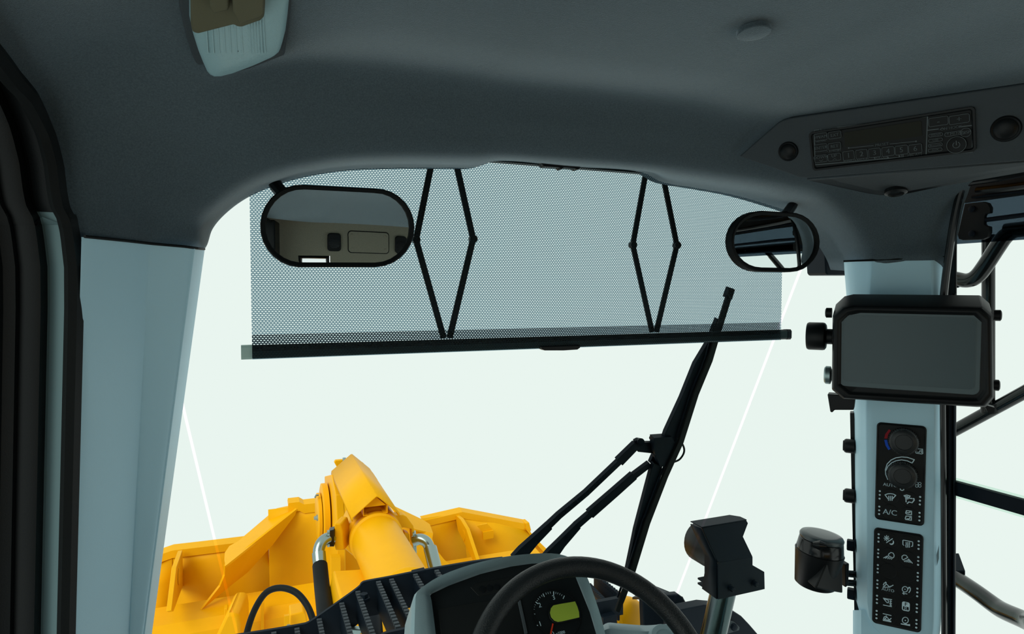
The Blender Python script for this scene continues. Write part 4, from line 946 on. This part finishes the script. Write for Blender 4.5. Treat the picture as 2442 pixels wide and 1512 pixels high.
# ---- fender, box and round yellow cover low right
fe = top('fender', P(1720, 1620, 1.95), 'dark grey front fender at the lower right outside', 'fender')
top_ = [(1600, 1460), (1640, 1451), (1680, 1443), (1716, 1446), (1745, 1456), (1769, 1470), (1788, 1490), (1807, 1512), (1880, 1600)]
r0 = [P(*q, 1.95) for q in top_]; r1 = [p + V((0, .55, .02)) for p in r0]; r2 = [p + V((0, -.0, -.02)) for p in r0]
add('fender_skin', G().prism([P(*q, 1.95) for q in top_] + [P(1600, 1620, 1.95)], V((0, .05, 0))), M['metal'], fe, bevel=.004)
pl = [(1732, 1488), (1742, 1482), (1752, 1484), (1764, 1496), (1763, 1503), (1728, 1514)]
add('bolt_plate', G().prism([P(*q, 1.935) for q in pl], V((0, .012, 0))), M['console'], fe, bevel=.001)
add('hex_bolt', G().lathe(P(1748, 1494, 1.935), V((0, -1, 0)), [(.014, 0), (.014, .012), (.010, .014)], 6), M['metal'], fe)
bx = top('battery_box', P(1585, 1600, 2.1), 'black lidded steel box behind the steering wheel rim outside', 'box')
add('box_body', G().prism([P(*q, 2.1) for q in ((1533, 1432), (1545, 1424), (1618, 1417), (1628, 1424), (1634, 1434), (1638, 1456), (1640, 1600), (1540, 1600))], V((0, .03, 0))), M['metal'], bx, bevel=.004)
add('box_side', G().prism([P(1508, 1424, 2.35), P(1562, 1397, 2.35), P(1628, 1424, 2.12), P(1545, 1424, 2.12)], V((0, 0, -.01))), M['metal'], bx)
add('box_lid', G().prism([P(1562, 1398, 2.34), P(1628, 1423, 2.11), P(1637, 1440, 2.11), P(1590, 1420, 2.3)], V((0, 0, -.012))), M['console'], bx)
dm = top('dome_cover', P(1510, 1600, 2.3), 'yellow rounded cover seen through the steering wheel', 'cover')
dc = P(1492, 1520, 2.35)
g = G()
rad = 98 / FPX * (dc - CAM).dot(cF)
pr = [(rad * 1.0, .0)] + [(rad * math.cos(t), rad * .35 * math.sin(t)) for t in [k * math.pi / 24 for k in range(1, 12)]]
g.lathe(dc, V((.5, -.86, .1)), [(rad, -.12), (rad, -.06), (rad * .93, -.055), (rad * .93, .0)] + [(rad * .93 * math.cos(k * math.pi / 16), .08 * math.sin(k * math.pi / 16)) for k in range(1, 8)], 40)
add('dome_shell', g, M['yellow'], dm, ang=30)
add('rubber_ring', G().lathe(dc, V((.5, -.86, .1)), [(rad * 1.02, -.10), (rad * 1.02, -.14), (rad * .9, -.14)], 40), M['rubber'], dm)
add('tab', G().prism([P(*q, 2.2) for q in ((1467, 1464), (1472, 1458), (1478, 1460), (1484, 1480), (1490, 1512), (1480, 1512), (1474, 1470))], V((0, .01, 0))), M['yellow'], dm)

# ---- hydraulic tilt cylinder with its sheet metal guard
XC, ZA = .60, -1.325
hc = top('hydraulic_cylinder', W(XC, 3.2, ZA - .2), 'thick yellow hydraulic cylinder lying forward of the dash', 'cylinder')
R0 = .132
add('barrel', G().lathe(W(XC, 2.35, ZA), Y3, [(R0, 0), (R0, 1.07)], 56), M['yellow'], hc, ang=40)
add('end_collar', G().lathe(W(XC, 3.40, ZA), Y3, [(R0, 0), (R0 + .010, .01), (R0 + .010, .05), (R0 + .002, .06), (R0 + .002, .09), (R0 + .014, .10), (R0 + .014, .30), (R0, .32), (.05, .33)], 56), M['yellow'], hc, ang=40)
add('weld_band', G().lathe(W(XC, 2.68, ZA), Y3, [(R0, 0), (R0 + .006, .01), (R0 + .006, .03), (R0, .04)], 56), M['yellow'], hc)
add('rod', G().tube([W(XC, 3.65, ZA), W(XC, 4.35, ZA)], .05, 24), M['steel'], hc)
pb = [P(*q, 3.42) for q in ((797, 1248), (812, 1250), (818, 1268), (822, 1312), (800, 1313), (797, 1300))]
add('port_block', G().prism(pb, V((.05, .10, 0))), M['yellow'], hc, bevel=.006)
brk = [(935, 1230), (962, 1228), (970, 1232), (986, 1254), (990, 1280), (991, 1322), (984, 1312), (982, 1262), (964, 1258), (945, 1260)]
add('pipe_bracket', G().prism([P(*q, 3.5) for q in brk], V((0, .06, 0))), M['yellow'], hc, bevel=.003)
add('bracket_leg', G().prism([P(*q, 3.5) for q in ((958, 1290), (966, 1270), (976, 1274), (978, 1300), (962, 1302))], V((.0, .06, 0))), M['yellow'], hc, bevel=.004)
add('return_pipe', G().tube(cr([P(962, 1300, 3.45), P(975, 1320, 3.3), P(990, 1345, 3.1), P(1010, 1380, 2.9)], 4), .024, 14), M['yellow'], hc)
gd = top('cylinder_guard', W(XC, 3.9, -1.2), 'yellow peaked sheet guard above the hydraulic cylinder', 'guard')
sec = [(-.130, -1.205), (-.128, -1.186), (-.004, -1.088), (.004, -1.088), (.116, -1.194), (.118, -1.212)]
g = G().grid([[W(XC + x, 3.40, z) for x, z in sec], [W(XC + x, 4.34, z) for x, z in sec]])
add('sheet', g, M['yellow'], gd, solid=.006, ang=3)
add('gable', G().prism([W(XC - .062, 3.43, -1.150), W(XC + .052, 3.43, -1.150), W(XC, 3.43, -1.10)], V((0, .005, 0))), M['yellow'], gd)
for s in (-1, 1):
    x0 = XC + (-.066 if s < 0 else .056)
    add('channel_leg', G().prism([W(x0, 3.42, -1.150), W(x0 + s * .004, 3.42, -1.150), W(x0 + s * .004, 3.42, -1.192), W(x0 - s * .02, 3.42, -1.192), W(x0 - s * .02, 3.42, -1.188), W(x0, 3.42, -1.188)], V((0, .12, 0))), M['yellow'], gd)
add('guard_clip', G().prism([P(*q, 4.42) for q in ((797, 1103), (800, 1098), (850, 1094), (868, 1106), (886, 1130), (896, 1150), (830, 1160))], V((0, .03, 0))), M['yellow'], gd, bevel=.004)
add('clip_bolt', G().lathe(P(821, 1096, 4.41), Z3, [(.012, -.01), (.012, .012)], 6), M['zinc'], gd)
add('side_lug', G().prism([P(*q, 4.3) for q in ((880, 1130), (892, 1148), (896, 1158), (890, 1160))], V((.03, .04, 0))), M['yellow'], gd, bevel=.003)

# ---- tilt lever carrying the pin
tl = top('tilt_lever', W(.5, 4.4, -2.4), 'yellow upright tilt lever with round pin bosses between cylinder and bucket', 'lever')
add('lever_plate', G().prism([PX(774, 1136, .46), PX(790, 1132, .46), PX(800, 1180, .46), PX(803, 1240, .46), PX(806, 1520, .46), PX(778, 1520, .46), PX(776, 1240, .46)], V((.05, 0, 0))), M['yellow'], tl, bevel=.006)
pcn = W(.44, 4.55, -1.43)
add('boss_ring', G().lathe(W(.45, 4.42, -1.48), V((-1, 0, 0)), [(.19, 0), (.19, .035), (.17, .04)], 36), M['yellow'], tl)
add('pin_cap', G().lathe(W(.405, 4.42, -1.50), V((-1, 0, 0)), [(.15, 0), (.15, .02), (.14, .024)], 36), M['yellow'], tl)
add('cap_bolt', G().lathe(P(762, 1234, 4.35), V((-1, 0, 0)), [(.02, 0), (.02, .02), (.012, .02), (.012, .035)], 6), M['zinc'], tl)
add('grease_fitting', G().tube([P(760, 1181, 4.35), P(754, 1181, 4.35), P(751, 1187, 4.35)], .006, 8), M['steel'], tl)
add('arm_plate', G().prism([P(*q, 3.9) for q in ((790, 1330), (812, 1330), (814, 1540), (790, 1540))], V((0, .06, 0))), M['yellow'], tl)
add('arm_web', G().prism([P(*q, 4.2) for q in ((812, 1300), (860, 1340), (870, 1400), (812, 1400))], V((0, .02, 0))), M['yellow'], tl)
add('cross_tube', G().prism([P(*q, 3.95) for q in ((812, 1394), (862, 1384), (880, 1400), (880, 1430), (812, 1440))], V((0, .12, 0))), M['yellow'], tl, bevel=.01)

# ---- steel elbows with hoses
ho = top('hydraulic_hose', P(770, 1540, 3.3), 'black hydraulic hose with steel elbow left of the cylinder', 'hose', 'hydraulic hoses')
pl = cr([P(792, 1284, 3.44), P(780, 1284, 3.42), P(767, 1294, 3.4), P(760, 1312, 3.38), P(761, 1330, 3.36), P(763, 1352, 3.33)], 6)
add('elbow', G().tube(pl, .029, 18), M['steel'], ho)
add('ferrule', G().tube([P(760, 1318, 3.37), P(763, 1350, 3.33)], .034, 18), M['steel'], ho)
add('flange', G().prism([P(*q, 3.40) for q in ((784, 1266), (797, 1263), (797, 1304), (784, 1304))], V((.01, .05, 0))), M['gloss'], ho, bevel=.003)
for y in (1268, 1275, 1300):
    add('flange_bolt', G().lathe(P(786, y, 3.40), V((-1, 0, 0)), [(.009, 0), (.009, .012)], 6), M['zinc'], ho)
add('sleeve', G().tube(cr([P(763, 1348, 3.33), P(768, 1400, 3.2), P(775, 1460, 3.0), P(784, 1540, 2.8)], 5), .037, 18), M['rubber'], ho)
ho = top('hydraulic_hose', P(1040, 1400, 3.3), 'bare steel hydraulic elbow pipe right of the cylinder', 'hose', 'hydraulic hoses')
add('elbow', G().tube(cr([P(988, 1290, 3.48), P(1002, 1286, 3.46), P(1016, 1292, 3.44), P(1024, 1306, 3.42), P(1030, 1325, 3.38), P(1040, 1365, 3.3), P(1048, 1400, 3.2)], 6), .030, 18), M['steel'], ho)
add('ferrule', G().tube([P(1026, 1308, 3.42), P(1040, 1365, 3.3), P(1046, 1395, 3.22)], .037, 18), M['steel'], ho)
add('flange', G().prism([P(*q, 3.47) for q in ((984, 1274), (992, 1272), (994, 1320), (986, 1320))], V((.01, .05, 0))), M['zinc'], ho, bevel=.003)
lo_ = top('rubber_hose', P(690, 1560, 2.7), 'black rubber hose arching in a loop before the bucket', 'hose')
add('loop', G().tube(cr([P(575, 1580, 2.7), P(588, 1512, 2.7), P(607, 1455, 2.7), P(634, 1414, 2.68), P(668, 1402, 2.65), P(704, 1412, 2.6), P(730, 1440, 2.55), P(746, 1478, 2.5), P(756, 1530, 2.45)], 6), .0125, 14), M['rubber'], lo_)

# ---- bucket
bu = top('bucket', W(.55, 5.3, -2.9), 'wide yellow loader bucket with ribbed back plate ahead of the machine', 'bucket')
def shell(pts_top, Y0, drop, name):
    """curved back skin swept down from a top outline"""
    prof = ((0, 0), (-.06, -.10), (-.13, -.28), (-.22, -.48), (-.34, -.66), (-.5, -.82))
    g = G().grid([[p + V((0, dy, dz * drop)) for p in pts_top] for dy, dz in prof]); add(name, g, M['yellow'], bu, ang=40, solid=.012)
YB = 5.3
wing_l = [P(*q, YB) for q in ((330, 1348), (388, 1322), (411, 1314), (480, 1305), (577, 1294), (650, 1284))]
def skin(xa, xb, zt, name, extra=0.0, n=2):
    prof = ((0, zt), (-.02, zt - .10), (-.06, -2.12), (-.12, -2.32), (-.20, -2.50), (-.30, -2.62))
    g = G().grid([[W(lerp(xa, xb, k / n), YB + dy, z) for k in range(n + 1)] for dy, z in prof]); return add(name, g, M['yellow'], bu, ang=15, solid=.012)
zt_w = (P(480, 1306, YB) - CAM).z; zt_m = (P(735, 1204, YB) - CAM).z
x_fl, x_fr = P(411, 1314, YB).x, P(1103, 1222, YB).x
x_ml, x_mr = P(640, 1250, YB).x, P(922, 1210, YB).x
# back skin between the folds, and the two sloping outer wings
skin(x_fl, x_ml, zt_w, 'back_plate'); skin(x_ml, x_mr, zt_m, 'centre_plate'); skin(x_mr, x_fr, (P(1060, 1229, YB) - CAM).z, 'back_plate')
def wing(xa, za, xb, zb, name):
    g = G().grid([[W(xa, YB, za), W(xb, YB + .02, zb)], [W(xa, YB - .06, -2.12), W(xb, YB - .04, -2.2)], [W(xa, YB - .12, -2.32), W(xb, YB - .1, -2.4)], [W(xa, YB - .30, -2.62), W(xb, YB - .3, -2.62)]])
    add(name, g, M['yellow'], bu, ang=15, solid=.012)
pl_ = P(330, 1345, YB); pr_ = P(1262, 1252, YB)
wing(x_fl, zt_w, pl_.x, (pl_ - CAM).z, 'wing_plate'); wing(x_fr, (P(1103, 1222, YB) - CAM).z, pr_.x, (pr_ - CAM).z, 'wing_plate')
# bright flange along the upper edge
def lip(pts, h, name='edge_flange', Y=YB - .02, d=.10):
    t = [P(*q, Y) for q in pts]
    g = G().grid([[p + V((0, d, .01)) for p in t], t, [p + V((0, -.005, -h)) for p in t], [p + V((0, d * .4, -h)) for p in t]]); add(name, g, M['yellow'], bu, ang=25)
lip([(300, 1365), (388, 1321), (411, 1313), (480, 1305), (577, 1293)], .055)
lip([(577, 1293), (640, 1285)], .05)
lip([(687, 1206), (688, 1200), (714, 1197), (725, 1203), (760, 1199)], .07)
lip([(1008, 1243), (1103, 1221)], .052); lip([(1103, 1221), (1258, 1250)], .055)
add('corner_cap', G().prism([P(*q, YB - .03) for q in ((1253, 1248), (1262, 1246), (1267, 1265), (1262, 1268), (1254, 1262))], V((0, .1, 0))), M['yellow'], bu, bevel=.004)
add('side_edge', G().prism([P(*q, YB - .05) for q in ((1254, 1262), (1262, 1266), (1290, 1296), (1320, 1325), (1312, 1332), (1285, 1304))], V((0, .12, 0))), M['yellow'], bu)
add('side_skin', G().prism([P(*q, YB + .03) for q in ((1180, 1245), (1256, 1258), (1315, 1330), (1180, 1400))], V((0, .012, 0))), M['yellow'], bu)
# ribs
add('rib', G().prism([PX(435, 1312, -.50), PX(421, 1352, -.50), PX(409, 1456, -.50), PX(414, 1458, -.50), PX(437, 1395, -.50)], V((-.03, 0, 0))), M['yellow'], bu, bevel=.003)
add('rib_hole', G().lathe(PX(427, 1375, -.497), X3, [(.055, -.001), (.055, .002)], 20), M['yellow'], bu)
xr_ = P(1090, 1250, 5.25).x
add('rib', G().prism([PX(1084, 1226, xr_), PX(1098, 1238, xr_), PX(1112, 1262, xr_), PX(1137, 1339, xr_), PX(1128, 1338, xr_), PX(1092, 1265, xr_)], V((.03, 0, 0))), M['yellow'], bu, bevel=.003)
add('rib_hole', G().lathe(PX(1105, 1277, xr_ - .002), X3, [(.045, -.001), (.045, .002)], 20), M['yellow'], bu)
add('lifting_eye', G().prism([P(*q, YB - .12) for q in ((1137, 1254), (1162, 1249), (1177, 1265), (1152, 1270))], V((0, .02, 0))), M['yellow'], bu)
add('lifting_eye', G().prism([P(*q, YB - .14) for q in ((1152, 1270), (1177, 1265), (1177, 1283), (1152, 1288))], V((0, .02, 0))), M['yellow'], bu)
# big bent gussets either side of the lever
def sheet(name, pts, th=.014):
    """a flat plate: the plane is fitted to the rough points, then every corner is laid into it"""
    q = [P(*p) for p in pts]; c = sum(q, V((0, 0, 0))) / len(q); n = V((0, 0, 0))
    for i in range(len(q)): n += (q[i] - c).cross(q[(i + 1) % len(q)] - c)
    n.normalize(); fl = Fr(c, (q[1] - q[0]), n)
    add(name, G().prism([fl.hw(p[0], p[1]) for p in pts], n * (th if n.y > 0 else -th)), M['yellow'], bu, ang=15)
sheet('gusset_top', [(536, 1318, 5.0), (547, 1302, 5.1), (567, 1291, 5.2), (660, 1212, 5.3), (688, 1206, 5.3), (704, 1205, 5.28), (708, 1214, 5.2), (640, 1268, 5.05), (537, 1350, 4.85), (535, 1335, 4.9)])
sheet('gusset_side', [(537, 1350, 4.84), (640, 1268, 5.04), (708, 1214, 5.2), (704, 1228, 5.24), (650, 1300, 5.2), (592, 1364, 5.1), (540, 1405, 4.9), (480, 1455, 4.7), (500, 1430, 4.72), (525, 1398, 4.75), (536, 1372, 4.8)])
sheet('gusset_top', [(930, 1202, 5.25), (1008, 1239, 5.2), (1025, 1250, 5.1), (1033, 1272, 4.95), (990, 1262, 5.0), (950, 1230, 5.1)])
sheet('gusset_side', [(950, 1230, 5.1), (990, 1262, 5.0), (1033, 1272, 4.95), (1031, 1285, 4.95), (1040, 1310, 4.9), (1060, 1335, 4.85), (1090, 1360, 4.8), (1000, 1360, 4.8), (940, 1320, 5.0)])
# lower box section with brackets
zl0 = (P(560, 1452, 4.78) - CAM).z
add('lower_beam', G().prism([W(-1.0, 4.95, zl0 + .02), W(-1.0, 4.72, zl0), W(-1.0, 4.66, zl0 - .06), W(-1.0, 4.60, -3.0), W(-1.0, 4.95, -3.0)], V((3.2, 0, 0))), M['yellow'], bu, ang=20)
for px in (535, 622, 758):
    add('beam_bracket', G().prism([P(px, 1452 - (px - 535) * .17, 4.64), P(px + 8, 1451 - (px - 535) * .17, 4.64), P(px + 8, 1580, 4.55), P(px, 1580, 4.55)], V((0, .06, 0))), M['yellow'], bu, bevel=.003)
ln = top('boom_arm', P(600, 1620, 4.2), 'yellow rounded end of the left boom arm below the bucket', 'boom arm')
add('arm_end', G().prism([P(*q, 4.25) for q in ((505, 1540), (538, 1468), (545, 1464), (562, 1463), (570, 1470), (573, 1490), (574, 1560), (505, 1560))], V((.05, .3, 0))), M['yellow'], ln, bevel=.02)
bk = top('frame_bracket', P(710, 1560, 3.4), 'yellow block bracket on the front frame beside the looped hose', 'bracket')
add('block', G().prism([P(*q, 3.6) for q in ((692, 1466), (724, 1459), (730, 1465), (734, 1492), (690, 1500))], V((0, .12, 0))), M['yellow'], bk, bevel=.006)
add('block_plate', G().prism([P(*q, 3.55) for q in ((678, 1470), (690, 1468), (690, 1500), (678, 1505))], V((0, .02, 0))), M['yellow'], bk)
add('block_nut', G().lathe(P(688, 1493, 3.52), V((0, -1, 0)), [(.012, 0), (.012, .02)], 6), M['zinc'], bk)

# ---- black step grating over the front frame
zs = Zm(720, 1340, 2442 / 320)
YG = 2.30
def grating(name, label, edge, slats, Y0, Yn, nteeth, tail):
    t = top(name, P(*edge[len(edge) // 2], Y0) + V((0, 0, -.2)), label, 'step grating', 'step gratings')
    pe = [P(*q, Y0) for q in edge]
    pe = cr(pe, 4)
    add('front_rail', G().grid([[p + V((0, .012, 0)) for p in pe], pe, [p + V((0, 0, -.13)) for p in pe], [p + V((0, .012, -.13)) for p in pe]]), M['metal'], t, ang=40)
    for px in slats:
        # height of the rail at this slat
        best = min(pe, key=lambda p: abs((1221 + FPX * (p - CAM).dot(cR) / (p - CAM).dot(cF)) - px))
        x, z0 = best.x, best.z - .012
        add('tread_bar', G().prism([V((x, Y0, z0)), V((x, Yn, z0)), V((x, Yn, z0 - .085)), V((x, Y0, z0 - .10))], V((.007, 0, 0))), M['metal'], t)
        for k in range(nteeth):
            y = Y0 - .012 - (Y0 - Yn - .02) * k / nteeth
            add('tooth', G().box((x + .0035, y, z0 + .003), (X3, Y3, Z3), (.016, (Y0 - Yn) / nteeth * .52, .010)), M['tooth'], t)
    pn = [p + V((0, Yn - Y0, -.0)) for p in pe if tail(p)]
    if len(pn) > 1:
        add('rear_rail', G().grid([[p + V((0, .006, 0)) for p in pn], [p + V((0, -.006, 0)) for p in pn], [p + V((0, -.006, -.10)) for p in pn]]), M['metal'], t)
    return t
eg = [(400, 1546), (480, 1530), (560, 1516), (650, 1502), (718, 1490), (737, 1484), (770, 1462), (850, 1405), (862, 1392), (876, 1386), (930, 1376), (1010, 1360), (1125, 1340), (1200, 1330)]
gt = grating('step_grating', 'black toothed step grating on the front frame left of the dash', eg, (640, 700, 757, 806, 850, 893, 937, 984, 1030), YG, 1.93, 16, lambda p: p.x < .75)
add('edge_cap', G().prism([P(*q, YG - .002) for q in ((984, 1366), (1014, 1359), (1014, 1364), (984, 1370))], V((0, .02, .002))), M['metal'], gt)
add('mount_bolt', G().lathe(P(868, 1425, YG - .05), Z3, [(.022, -.01), (.022, 0), (.014, 0), (.014, .014)], 6), M['metal'], gt)
eg2 = [(1330, 1352), (1420, 1370), (1470, 1412), (1482, 1422)]
g2 = top('tread_step', P(1440, 1560, 2.2), 'black toothed tread bars seen through the steering wheel', 'step grating', 'step gratings')
for (x0, y0), (x1, y1) in (((1416, 1372), (1474, 1420)), ((1402, 1396), (1436, 1432))):
    A, B = P(x0, y0, 2.35), P(x1, y1, 2.12)
    add('tread_bar', G().prism([A, B, B + V((0, 0, -.10)), A + V((0, 0, -.12))], V((.008, 0, 0))), M['metal'], g2)
    for k in range(11):
        p = A + (B - A) * ((k + .5) / 11); add('tooth', G().lathe(p + V((-.004, 0, 0)), X3, [(.010, 0), (.010, .016)], 8), M['metal'], g2)
add('cross_plate', G().prism([P(*q, 2.05) for q in ((1405, 1440), (1486, 1425), (1486, 1466), (1430, 1476))], V((0, .02, 0))), M['metal'], g2)
add('support_box', G().prism([P(*q, 2.02) for q in ((1440, 1474), (1472, 1466), (1476, 1600), (1440, 1600))], V((0, .1, 0))), M['metal'], g2, bevel=.004)
add('yellow_strip', G().prism([P(*q, 2.4) for q in ((1418, 1414), (1428, 1410), (1450, 1430), (1438, 1434))], V((0, .05, 0))), M['yellow'], g2)
ft = top('frame_fitting', P(885, 1560, 2.5), 'dark round pipe stub under the step grating', 'pipe')
add('pipe_stub', G().tube([P(888, 1452, 2.45), P(895, 1545, 2.25)], .032, 20), M['metal'], ft)
add('pipe_collar', G().tube([P(886, 1446, 2.46), P(888, 1458, 2.44)], .038, 20), M['black'], ft)
fx = top('drain_elbow', P(830, 1560, 2.3), 'grey steel elbow fitting under the step grating', 'pipe fitting')
add('elbow', G().tube(cr([P(822, 1466, 2.5), P(830, 1472, 2.45), P(834, 1488, 2.38), P(836, 1502, 2.33)], 4), .022, 14), M['zinc'], fx)
add('fitting_flange', G().prism([P(*q, 2.28) for q in ((824, 1508), (830, 1500), (862, 1502), (866, 1508), (848, 1520), (826, 1520))], V((0, .03, 0))), M['zinc'], fx, bevel=.003)
bp_ = top('frame_box', P(940, 1560, 2.5), 'dark steel cover box between the tread bars', 'box')
add('box_floor', G().prism([P(918, 1424, 2.5), P(942, 1422, 2.5), P(990, 1540, 2.2), P(930, 1545, 2.2)], V((0, 0, -.02))), M['console'], bp_)
fr_ = top('front_frame', P(900, 1640, 3.0), 'yellow front frame under the step grating', 'frame')
add('frame_block', G().prism([P(*q, 2.9) for q in ((812, 1425), (880, 1420), (1000, 1390), (1010, 1600), (780, 1600))], V((0, .3, 0))), M['yellow'], fr_, bevel=.01)

# ---- lamp behind the right pillar, fasteners on the outside strip
ol_ = top('side_lamp', P(1990, 670, 1.42), 'black boxy outside lamp peeking out left of the right pillar', 'lamp')
add('lamp_shell', G().prism([P(*q, 1.42) for q in ((1964, 562), (1968, 556), (1990, 556), (2040, 600), (2060, 650), (2052, 656), (1974, 656), (1970, 650))], V((.02, .09, 0))), M['metal'], ol_, bevel=.004)
add('lamp_recess', G().prism([P(*q, 1.395) for q in ((1976, 578), (1992, 580), (2006, 608), (2014, 636), (2000, 632), (1990, 600), (1978, 604))], V((0, .006, 0))), M['rubber'], ol_)
add('lamp_bracket', G().bar(P(2030, 620, 1.46), PF.hw(2100, 640, -.12), Z3, .03, .012), M['metal'], ol_)
for px, py, s in ((2028, 1065, 1), (2028, 1184, 1)):
    t = top('rubber_stop', PF.hw(px + 4, py + 14, -.09), 'round black rubber stop on the outside strip, %s' % ('upper one' if py < 1100 else 'lower one'), 'rubber stop', 'rubber stops')
    e = -PF.u
    add('stop_body', G().lathe(PF.hw(px + 10, py, -.075), e, [(.017, 0), (.017, .018), (.015, .022)], 24), M['black'], t)
    add('stop_pad', G().lathe(PF.hw(px + 10, py, -.075) + e * .022, e, [(.013, 0), (.012, .003)], 24), M['rubber'], t)
for px, py in ((2030, 1301), (2031, 1417)):
    t = top('hex_bolt', PF.hw(px + 4, py + 12, -.09), 'black hex bolt on the outside strip %s the canister' % ('above' if py < 1350 else 'below'), 'bolt', 'strip bolts')
    add('bolt_head', G().lathe(PF.hw(px + 6, py, -.075), -PF.u, [(.014, 0), (.014, .013), (.012, .015)], 6), M['metal'], t)
    add('washer', G().lathe(PF.hw(px + 10, py, -.075), -PF.u, [(.016, 0), (.016, .003)], 20), M['metal'], t)

# ---- handrails and mirror stays outside the right window
XH = 1.70
hr = top('handrail', PX(2300, 690, XH), 'bent black upper handrail tube outside the right window', 'handrail', 'outside handrails')
add('tube', G().tube(cr([PX(2240, 660, XH), PX(2275, 664, XH), PX(2305, 669, XH), PX(2328, 660, XH), PX(2348, 636, XH), PX(2376, 593, XH), PX(2395, 566, XH), PX(2415, 552, XH), PX(2445, 546, XH), V((XH, .55, PX(2445, 546, XH).z + .004)), V((XH, -.3, PX(2445, 546, XH).z + .004))], 5), .0185, 18), M['gloss'], hr)
add('rail_bolt', G().lathe(PX(2279, 681, XH), V((-.5, -1, 0)), [(.006, 0), (.006, .01)], 8), M['metal'], hr)
ps = top('mirror_post', PX(2357, 980, 1.85), 'upright black tube post outside the right window', 'post')
add('post_tube', G().tube([PX(2357, 560, 1.85), PX(2357, 985, 1.85)], .0155, 18), M['gloss'], ps)
add('post_foot', G().lathe(PX(2357, 985, 1.85), Z3, [(.018, 0), (.018, .02)], 18), M['black'], ps)
dg_ = top('diagonal_stay', PX(2300, 1040, 1.86), 'black diagonal stay tube below the upright post', 'stay')
add('stay_tube', G().tube([PX(2240, 1046, 1.86), PX(2240, 1046, 1.86).lerp(PX(2480, 915, 1.86), 3.0)], .0165, 18), M['gloss'], dg_)
add('stay_cap', G().lathe(PX(2362, 972, 1.85), Z3, [(.019, -.012), (.019, .012)], 18), M['black'], dg_)
lr = top('handrail', PX(2300, 1500, XH), 'black lower handrail tube in a block mount outside the right window', 'handrail', 'outside handrails')
add('tube', G().tube(cr([PX(2270, 1376, XH - .02), PX(2290, 1386, XH - .02), PX(2330, 1413, XH - .05), PX(2375, 1446, XH - .08), PX(2400, 1460, XH - .1), PX(2450, 1482, XH - .14), PX(2520, 1520, XH - .2), PX(2520, 1520, XH - .2) + V((.02, -.25, -.12))], 5), .0195, 18), M['gloss'], lr)
add('mount_block', G().prism([PX(2258, 1362, XH), PX(2302, 1361, XH), PX(2302, 1402, XH), PX(2258, 1402, XH)], V((.05, .05, .02))), M['metal'], lr, bevel=.002)
